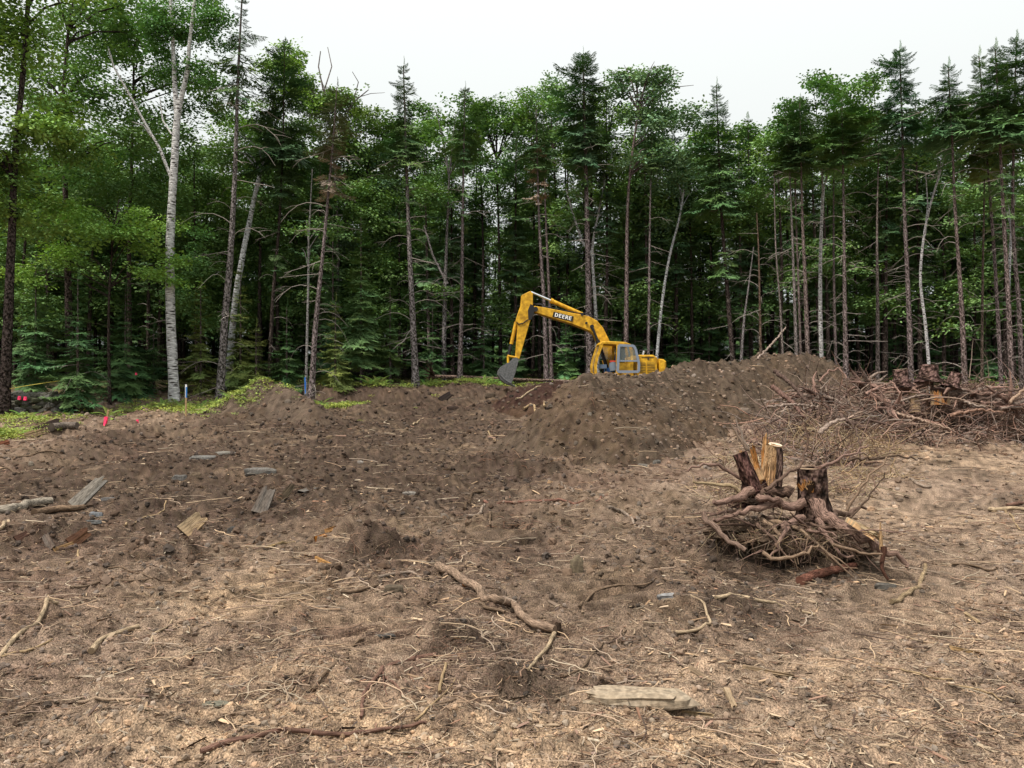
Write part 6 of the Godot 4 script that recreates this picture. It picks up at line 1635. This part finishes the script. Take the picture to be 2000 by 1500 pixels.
	# planks, bark slabs, chips
	for q in [
		["weathered grey plank-like split log standing half out of the soil, left", [150, 985], [206, 935], 26, 0.10, Color(0.38, 0.36, 0.33), 0.14],
		["short pale wood block with a torn top, left middle", [362, 1040], [398, 1008], 34, 0.10, Color(0.48, 0.36, 0.23), 0.06],
		["bright orange wood chip, lower of two in the left middle", [617, 1054], [640, 1046], 11, 0.015, Color(0.62, 0.25, 0.05), 0.01],
		["bright orange wood chip, upper of two in the left middle", [638, 1040], [662, 1030], 12, 0.015, Color(0.62, 0.36, 0.16), 0.01],
		["orange splinter lying above the root clump", [620, 1094], [660, 1112], 9, 0.02, Color(0.55, 0.31, 0.12), 0.03],
		["pale bark slab among the torn slabs at the far left rim", [30, 858], [92, 842], 15, 0.05, Color(0.36, 0.27, 0.17), 0.10],
		["dark upturned bark slab behind the pale one at the left rim", [72, 842], [118, 824], 16, 0.06, Color(0.07, 0.05, 0.045), 0.20],
		["reddish torn slab at the left frame edge", [-10, 872], [20, 864], 14, 0.05, Color(0.24, 0.10, 0.06), 0.06],
		["pale narrow board sticking out of the rim below the wall", [88, 806], [112, 815], 6, 0.03, Color(0.42, 0.32, 0.19), 0.06],
		["reddish-brown bark fragment, right one of the broken pieces", [140, 1062], [176, 1040], 26, 0.03, Color(0.13, 0.065, 0.04), 0.09],
		["dark curled bark fragment, left one of the broken pieces", [36, 1058], [70, 1042], 24, 0.03, Color(0.10, 0.055, 0.04), 0.06],
		["pale splinter lying between the bark fragments", [108, 1076], [150, 1060], 11, 0.02, Color(0.38, 0.24, 0.12), 0.03],
		["grey shard standing between the bark fragments", [100, 1072], [86, 1046], 16, 0.02, Color(0.2, 0.16, 0.14), 0.08],
		["rotten grey log piece standing in the dark hollow", [508, 1000], [528, 955], 30, 0.10, Color(0.22, 0.195, 0.175), 0.12],
		["dark rotten board leaning right of the rotten log piece", [548, 978], [574, 950], 14, 0.05, Color(0.11, 0.085, 0.06), 0.12],
		["grey rotten splinter lying right of the leaning dark board", [590, 962], [622, 952], 12, 0.04, Color(0.24, 0.22, 0.2), 0.05],
		["dark broken stump piece lying at the far rim of the pit", [862, 782], [882, 772], 14, 0.18, Color(0.06, 0.045, 0.04), 0.3],
		["pale board lying across the stump piece at the far rim", [880, 782], [920, 778], 5, 0.08, Color(0.30, 0.24, 0.19), 0.1],
		["pale flat splinter between the two stone slabs, low right", [1338, 1396], [1396, 1399], 10, 0.02, Color(0.50, 0.38, 0.24), 0.015],
		["pale upright splinter pair right of the long grey stone", [1420, 1352], [1436, 1388], 12, 0.015, Color(0.48, 0.36, 0.24), 0.03],
		["dark-edged splinter left of the upright pair", [1352, 1310], [1392, 1336], 9, 0.02, Color(0.36, 0.27, 0.19), 0.03],
		["sharp pale splinter cluster, upper right foreground", [1460, 1308], [1560, 1326], 9, 0.02, Color(0.40, 0.30, 0.20), 0.03],
		["pair of pale sticks fanned out left of the track, lower board", [1778, 938], [1820, 950], 6, 0.02, Color(0.55, 0.48, 0.38), 0.04],
		["pale torn wood strip lying right of the middle tangle", [1072, 944], [1094, 952], 10, 0.02, Color(0.52, 0.34, 0.2), 0.03],
		["star-shaped pale splinter on the right track area", [1890, 1205], [1918, 1222], 12, 0.02, Color(0.5, 0.38, 0.24), 0.03],
		["long pale shaving lying at the right frame edge, low", [1860, 1270], [1920, 1280], 10, 0.012, Color(0.52, 0.36, 0.19), 0.01],
	]:
		var a := hit(q[1][0], q[1][1]); var b2 := hit(q[2][0], q[2][1])
		if q[6] > 0.05:   # pieces that stand up: their far end rises instead of lying on the land
			var dd := minf(-a.z, -b2.z)
			dd = -a.z
			b2 = at(q[2][0], q[2][1], dd + 0.15)
		a.y += 0.01; b2.y += q[6] * 0.3
		m = Mb.new()
		shard(m, a - (b2 - a) * 0.1, b2, q[3] / F * -a.z, q[4], q[5] * 0.75, 0.18)
		solid("wood_piece", m.mesh(M["wood"]), q[0], "wood piece", Vector3.ZERO, "broken pieces of wood on the soil")
	m = lying([[-20, 1008], [20, 1002], [60, 997], [101, 989]], 19, 15, 1.2); tint(m, Color(0.36, 0.32, 0.27), 2)
	solid("log", m.mesh(M["root"]), "weathered grey log lying at the left frame edge", "log")
	m = lying([[66, 1008], [105, 1001], [140, 998], [164, 994]], 15, 10, 0.8); tint(m, Color(0.22, 0.155, 0.11), 3)
	solid("log", m.mesh(M["root"]), "brown log lying against the weathered grey log", "log")
	m = lying([[100, 846], [125, 836], [150, 838]], 17, 13, 0.8); tint(m, Color(0.2, 0.17, 0.15), 3)
	solid("log", m.mesh(M["root"]), "grey rotten log behind the pale bark slab at the left rim", "log")
	# stones
	for q in [
		["long pale grey stone with a yellowish top lying in the right foreground", 1250, 1372, 205, 46, 0.9, Color(0.60, 0.50, 0.385), 0.7],
		["round flat brown stone in the centre foreground", 769, 1159, 40, 24, 0.9, Color(0.20, 0.165, 0.125), 0.4],
		["upright rounded tan stone near the track marks", 1127, 1118, 26, 42, 0.8, Color(0.30, 0.25, 0.18), 0.3],
		["blue-grey flat slab half sunk right of the track marks", 1306, 1170, 46, 16, 0.9, Color(0.42, 0.43, 0.46), 0.7],
		["thin dark flat stone in the centre foreground", 753, 1244, 36, 9, 0.7, Color(0.14, 0.14, 0.14), 0.7],
		["flat grey stone beside the bark-covered stick, right", 1730, 1150, 42, 16, 0.9, Color(0.20, 0.19, 0.18), 0.6],
		["grey boulder half buried at the bank's foot, right", 1283, 906, 16, 10, 0.8, Color(0.26, 0.25, 0.24), 0.4],
		["small grey stone beside the boulder at the bank's foot", 1255, 911, 24, 7, 0.8, Color(0.33, 0.31, 0.29), 0.5],
		["tilted grey slab lying in the trench, left", 505, 925, 60, 16, 0.9, Color(0.30, 0.29, 0.28), 0.8],
		["flat grey slab lying at the trench's far side, left", 395, 897, 52, 10, 0.8, Color(0.30, 0.30, 0.30), 0.8],
		["pale grey slab right of the flat one at the trench's far side", 440, 888, 46, 9, 0.8, Color(0.36, 0.35, 0.33), 0.8],
		["blue-grey slate beside the brown log, left", 186, 1008, 30, 11, 0.6, Color(0.30, 0.33, 0.38), 0.8],
		["second dark slate below the blue-grey one, left", 180, 1022, 34, 9, 0.6, Color(0.20, 0.21, 0.22), 0.8],
		["grey slate in front of the plank-like split log", 210, 978, 28, 9, 0.6, Color(0.26, 0.26, 0.27), 0.8],
		["whitish stone in the dark trench bed, centre", 703, 905, 13, 7, 0.7, Color(0.48, 0.45, 0.43), 0.4],
		["grey-white flat stone right of the trench bed", 800, 966, 30, 9, 0.7, Color(0.40, 0.38, 0.36), 0.5],
		["grey block of slate in the left middle hollow", 350, 938, 30, 14, 0.8, Color(0.23, 0.225, 0.225), 0.7],
		["brown flat stone right of the grey block in the hollow", 382, 930, 20, 10, 0.8, Color(0.30, 0.23, 0.17), 0.6],
		["dark lump of stone below the pale wood block", 453, 1040, 20, 14, 0.8, Color(0.15, 0.145, 0.145), 0.5],
		["tan stone at the small soil heap's right foot", 643, 857, 13, 8, 0.7, Color(0.40, 0.30, 0.2), 0.7],
		["brown flat boulder in the pit near the bucket", 957, 775, 22, 9, 0.8, Color(0.17, 0.13, 0.10), 0.4],
		["dark round stone in the middle of the pit", 884, 801, 24, 10, 0.9, Color(0.085, 0.06, 0.05), 0.4],
		["pale stone on the bank's steep near flank", 1152, 811, 8, 7, 0.6, Color(0.42, 0.38, 0.33), 0.4],
		["greenish slab flush with the soil, bottom left", 400, 1382, 80, 12, 0.9, Color(0.27, 0.265, 0.215), 0.9],
		["pale pebble near the left rim", 60, 907, 10, 8, 0.7, Color(0.45, 0.4, 0.34), 0.4],
		["pinkish pale boulder in the torn soil at the bank's right foot", 1455, 806, 22, 12, 0.7, Color(0.40, 0.33, 0.28), 0.6],
		["pale stone slab edge on the small soil heap", 505, 788, 12, 9, 0.6, Color(0.34, 0.28, 0.22), 0.7],
		["second pale stone on the small soil heap, farther right", 562, 786, 13, 7, 0.6, Color(0.34, 0.29, 0.25), 0.7],
		["small dark clod-like stone, bottom left of centre", 558, 1328, 16, 12, 0.8, Color(0.07, 0.055, 0.045), 0.4],
	]:
		var p := hit(q[1], q[2]); var d := -p.z
		var w: float = q[3] / F * d; var hgt: float = q[4] / F * d
		var dep := w * 0.34
		var sl := clampf(EYE / d, 0.05, 0.5)
		var thick := maxf(maxf(hgt - dep * sl, hgt * 0.45) * 1.25, 0.025)
		solid("stone", rock_mesh(int(q[1]), Vector3(w, thick, dep), q[6] * 0.6, q[7] if q[3] > 150 else minf(q[7], 0.5)), q[0], "stone", p + Vector3(0, thick * 0.14, -dep * 0.3), "stones in the soil", rng.randf_range(-0.2, 0.2))

# ---------------------------------------------------------------- what nobody could count
func litter() -> void:
	var clods: Array[Mesh] = []
	for k in 4:
		var f := FastNoiseLite.new(); f.seed = 300 + k; f.frequency = 1.1
		var sm := SphereMesh.new(); sm.radius = 1.0; sm.height = 2.0; sm.radial_segments = 7; sm.rings = 4
		var ar := sm.get_mesh_arrays(); var vs: PackedVector3Array = ar[Mesh.ARRAY_VERTEX]; var ix: PackedInt32Array = ar[Mesh.ARRAY_INDEX]
		for i in vs.size(): vs[i] = vs[i] * (1.0 + 0.8 * f.get_noise_3d(vs[i].x, vs[i].y, vs[i].z)) * Vector3(1, 0.7, 0.85)
		var m := Mb.new()
		for i in range(0, ix.size(), 3): m.tri(vs[ix[i]], vs[ix[i + 1]], vs[ix[i + 2]], Color.WHITE)
		clods.push_back(m.mesh(M["clod"], true))
	for k in 4:
		var xf: Array[Transform3D] = []; var cc := PackedColorArray()
		for i in 14000:
			var d := 2.4 * pow(14.0, rng.randf())
			var x := rng.randf_range(-0.78, 0.78) * d
			var s := (0.0035 + 0.016 * pow(rng.randf(), 5.0)) * (0.6 + d * 0.15)
			var dens := n2.get_noise_2d(x * 0.8 + 20.0, d * 0.8)
			if rng.randf() < rut(x, -d).x * 0.9: continue
			if dens < rng.randf_range(-0.6, 0.12) and d < 16.0: continue
			var y := land(x, -d)
			xf.push_back(Transform3D(Basis.from_euler(Vector3(rng.randf() * 6, rng.randf() * 6, rng.randf() * 6)).scaled(Vector3(s, s, s) * 1.0), Vector3(x, y + s * 0.15, -d)))
			var c := soil(x, -d) * 0.9
			cc.push_back(vary(c * (1.0 if rng.randf() < 0.95 else 1.4), 0.3))
		scatter("soil_clods", clods[k], xf, cc, "loose crumbs and clods of soil")
	# bigger lumps, also on the heaps
	for k in 4:
		var xf: Array[Transform3D] = []; var cc := PackedColorArray()
		for i in 2600:
			var d := 6.5 * pow(5.0, rng.randf())
			var x := rng.randf_range(-0.72, 0.72) * d
			var g := ground(x, -d); var y := land(x, -d)
			var heaped := y > g + 0.1
			var s := (0.010 + 0.045 * pow(rng.randf(), 3.0)) * (0.8 + d * 0.035)
			if not heaped and n2.get_noise_2d(x * 0.6 + 50.0, d * 0.6) < rng.randf_range(-0.15, 0.3): continue
			if x / d > 0.3 and d < 18.0 and rng.randf() < 0.7: continue
			xf.push_back(Transform3D(Basis.from_euler(Vector3(rng.randf() * 6, rng.randf() * 6, rng.randf() * 6)).scaled(Vector3(s, s, s)), Vector3(x, y + s * 0.2, -d)))
			cc.push_back(vary(Color(0.095, 0.072, 0.054) if heaped else soil(x, -d) * 0.85, 0.3))
		scatter("soil_clods", clods[k], xf, cc, "lumps of turned soil")
	# chips: thin splinters of wood and bark
	var chips: Array[Mesh] = []
	for k in 3:
		var m := Mb.new()
		var w: float = [0.075, 0.045, 0.14][k]
		m.quad(Vector3(-0.5, 0, -w * 0.4), Vector3(-0.38, 0.05, w), Vector3(0.45, 0.03, w * 0.6), Vector3(0.5, 0.0, -w * 0.3), Color.WHITE)
		m.quad(Vector3(0.5, -0.04, -w * 0.3), Vector3(0.45, -0.01, w * 0.6), Vector3(-0.38, 0.01, w), Vector3(-0.5, -0.04, -w * 0.4), Color(0.7, 0.7, 0.7))
		m.quad(Vector3(-0.5, -0.04, -w * 0.4), Vector3(-0.5, 0, -w * 0.4), Vector3(0.5, 0, -w * 0.3), Vector3(0.5, -0.04, -w * 0.3), Color(0.8, 0.8, 0.8))
		chips.push_back(m.mesh(M["clod"], true))
	var pal := [Color(0.36, 0.265, 0.18), Color(0.30, 0.215, 0.145), Color(0.24, 0.15, 0.11), Color(0.20, 0.14, 0.10), Color(0.42, 0.32, 0.22), Color(0.10, 0.07, 0.055)]
	for k in 3:
		var xf: Array[Transform3D] = []; var cc := PackedColorArray()
		for i in 9000:
			var d := 2.4 * pow(11.0, rng.randf())
			var x := rng.randf_range(-0.78, 0.78) * d
			if rng.randf() < rut(x, -d).x * 0.8: continue
			var tan_ := 0.0
			for s in near(SAWDUST_AT, x, -d): tan_ += s[4] * blob(x, -d, s[0], s[1], s[2] * 1.2, s[3] * 1.2)
			if rng.randf() > 0.42 + tan_ * 0.8 + (0.25 if x / d > 0.15 and d < 7.0 else 0.0): continue
			var L := rng.randf_range(0.015, 0.06) * (0.65 + d * 0.12) * (1.8 if rng.randf() < 0.06 else 1.0)
			var y := land(x, -d)
			xf.push_back(Transform3D((Basis(Vector3.UP, rng.randf() * TAU) * Basis(Vector3(0, 0, 1), rng.randf_range(-0.3, 0.3)) * Basis(Vector3(1, 0, 0), rng.randf_range(-0.5, 0.5))).scaled_local(Vector3(L, L, L)), Vector3(x, y + 0.004 + L * 0.06, -d)))
			cc.push_back(vary(pal[rng.randi_range(0, 5)], 0.3))
		scatter("wood_chips", chips[k], xf, cc, "wood chips and bark shreds strewn over the soil")
	# twigs and fine roots
	for k in 5:
		var m := Mb.new()
		var pts := PackedVector3Array(); var rr := PackedFloat32Array(); var p := Vector3(-0.5, 0, 0); var dir := Vector3(1, 0, rng.randf_range(-0.5, 0.5))
		for i in 7:
			pts.push_back(p); rr.push_back(lerpf(0.011, 0.006, i / 6.0))
			dir = (dir + Vector3(0, rng.randf_range(-0.12, 0.12) - p.y * 1.5, rng.randf_range(-0.75, 0.75))).normalized()
			p += dir / 6.5
		m.tube(pts, rr, 4, Color.WHITE, Color(-1, 0, 0), 0.1, k)
		if k % 2:
			m.tube(PackedVector3Array([pts[3], pts[3] + Vector3(0.12, 0.03, 0.12), pts[3] + Vector3(0.28, 0.02, 0.17)]), PackedFloat32Array([0.008, 0.007, 0.004]), 3, Color.WHITE)
		var mesh := m.mesh(M["clod"])
		var xf: Array[Transform3D] = []; var cc := PackedColorArray()
		for i in 8000:
			var d := 2.4 * pow(12.0, rng.randf())
			var x := rng.randf_range(-0.78, 0.78) * d
			var L := (rng.randf_range(0.05, 0.2) if rng.randf() < 0.85 else rng.randf_range(0.2, 0.5)) * (0.55 + 0.09 * d)
			if n1.get_noise_2d(x * 2.0 + 77.0, d * 2.0) < rng.randf_range(-0.35, 0.35): continue
			if d > 9.0 and rng.randf() < 0.45: continue
			var y := land(x, -d)
			xf.push_back(Transform3D((Basis(Vector3.UP, rng.randf() * TAU) * Basis(Vector3(0, 0, 1), rng.randf_range(-0.15, 0.15))).scaled_local(Vector3(L, L * rng.randf_range(0.6, 1.0), L)), Vector3(x, y + 0.006, -d)))
			cc.push_back(vary([Color(0.42, 0.32, 0.22), Color(0.22, 0.15, 0.11), Color(0.10, 0.066, 0.05), Color(0.34, 0.25, 0.18)][rng.randi_range(0, 3)], 0.25))
		scatter("fine_twigs", mesh, xf, cc, "thin twigs and torn roots strewn over the soil")
	for k in 3:
		var m := Mb.new()
		var pts := PackedVector3Array(); var rr := PackedFloat32Array(); var p := Vector3(-0.5, 0, 0); var dir := Vector3(1, 0.15, rng.randf_range(-0.6, 0.6))
		for i in 5:
			pts.push_back(p); rr.push_back(lerpf(0.020, 0.009, i / 4.0))
			dir = (dir + Vector3(0, rng.randf_range(-0.25, 0.15) - p.y * 1.5, rng.randf_range(-0.7, 0.7))).normalized()
			p += dir / 4.5
		m.tube(pts, rr, 3, Color.WHITE, Color(-1, 0, 0), 0.0, k, false)
		var xf: Array[Transform3D] = []; var cc := PackedColorArray()
		for i in 16000:
			var d := 2.4 * pow(8.0, rng.randf())
			var x := rng.randf_range(-0.78, 0.78) * d
			var L := rng.randf_range(0.025, 0.11) * (0.6 + 0.09 * d)
			if rng.randf() < rut(x, -d).x * 0.85: continue
			if n2.get_noise_2d(x * 1.1 + 17.0, d * 1.1) < rng.randf_range(-0.6, 0.25): continue
			xf.push_back(Transform3D((Basis(Vector3.UP, rng.randf_range(-0.7, 0.7) + (PI if rng.randf() < 0.5 else 0.0)) * Basis(Vector3(0, 0, 1), rng.randf_range(-0.3, 0.3))).scaled_local(Vector3(L, L, L)), Vector3(x, ground(x, -d) + 0.005, -d)))
			cc.push_back(vary([Color(0.38, 0.285, 0.195), Color(0.27, 0.19, 0.135), Color(0.14, 0.095, 0.072), Color(0.46, 0.36, 0.25)][rng.randi_range(0, 3)], 0.25))
		scatter("root_fibres", m.mesh(M["clod"]), xf, cc, "short shredded root fibres lying on the soil")
	# mats of root hair and peat in the torn-up soil
	var tm := Mb.new()
	for q in [[740, 1075, 110, 30, 190], [690, 1130, 60, 20, 100], [960, 1015, 70, 18, 120], [1060, 1030, 70, 14, 100], [530, 965, 60, 24, 80], [660, 990, 70, 14, 90], [900, 1260, 90, 25, 140], [1420, 1200, 160, 40, 190], [1500, 1120, 160, 30, 170], [350, 1090, 110, 26, 110], [1000, 1330, 110, 40, 110], [420, 850, 90, 18, 120], [560, 830, 90, 22, 120], [120, 1060, 90, 20, 70], [1350, 1020, 80, 16, 90], [980, 890, 120, 20, 110], [1150, 900, 160, 16, 110], [1350, 860, 100, 26, 120], [1250, 780, 140, 30, 140], [1180, 760, 60, 16, 70], [1500, 720, 90, 20, 70], [620, 1180, 160, 40, 90]]:
		for i in int(q[4]):
			var p := hit(q[0] + rng.randfn() * q[2] * 0.55, q[1] + rng.randfn() * q[3] * 0.55)
			var s := clampf(-p.z * 0.16, 0.6, 2.2)
			var dir := Vector3(rng.randfn(), rng.randf_range(0.0, 0.8), rng.randfn()).normalized()
			var L := rng.randf_range(0.04, 0.16) * s
			var pts := PackedVector3Array([p - Vector3(0, 0.01, 0)]); var rr := PackedFloat32Array([0.0035 * s])
			for k in 3:
				dir = (dir + Vector3(rng.randf_range(-0.5, 0.5), rng.randf_range(-0.6, 0.1), rng.randf_range(-0.5, 0.5))).normalized()
				pts.push_back(pts[k] + dir * L / 3); rr.push_back(0.0035 * s * (1.0 - 0.25 * (k + 1)))
			tm.tube(pts, rr, 3, vary([Color(0.13, 0.085, 0.062), Color(0.24, 0.165, 0.115), Color(0.08, 0.055, 0.042), Color(0.19, 0.11, 0.08)][rng.randi_range(0, 3)], 0.3), Color(-1, 0, 0), 0.0, 0, false)
	tag(solid("root_hair", tm.mesh(M["clod"]), "mats of fine torn roots in the turned soil", "fine roots"), "", "", "", "stuff")
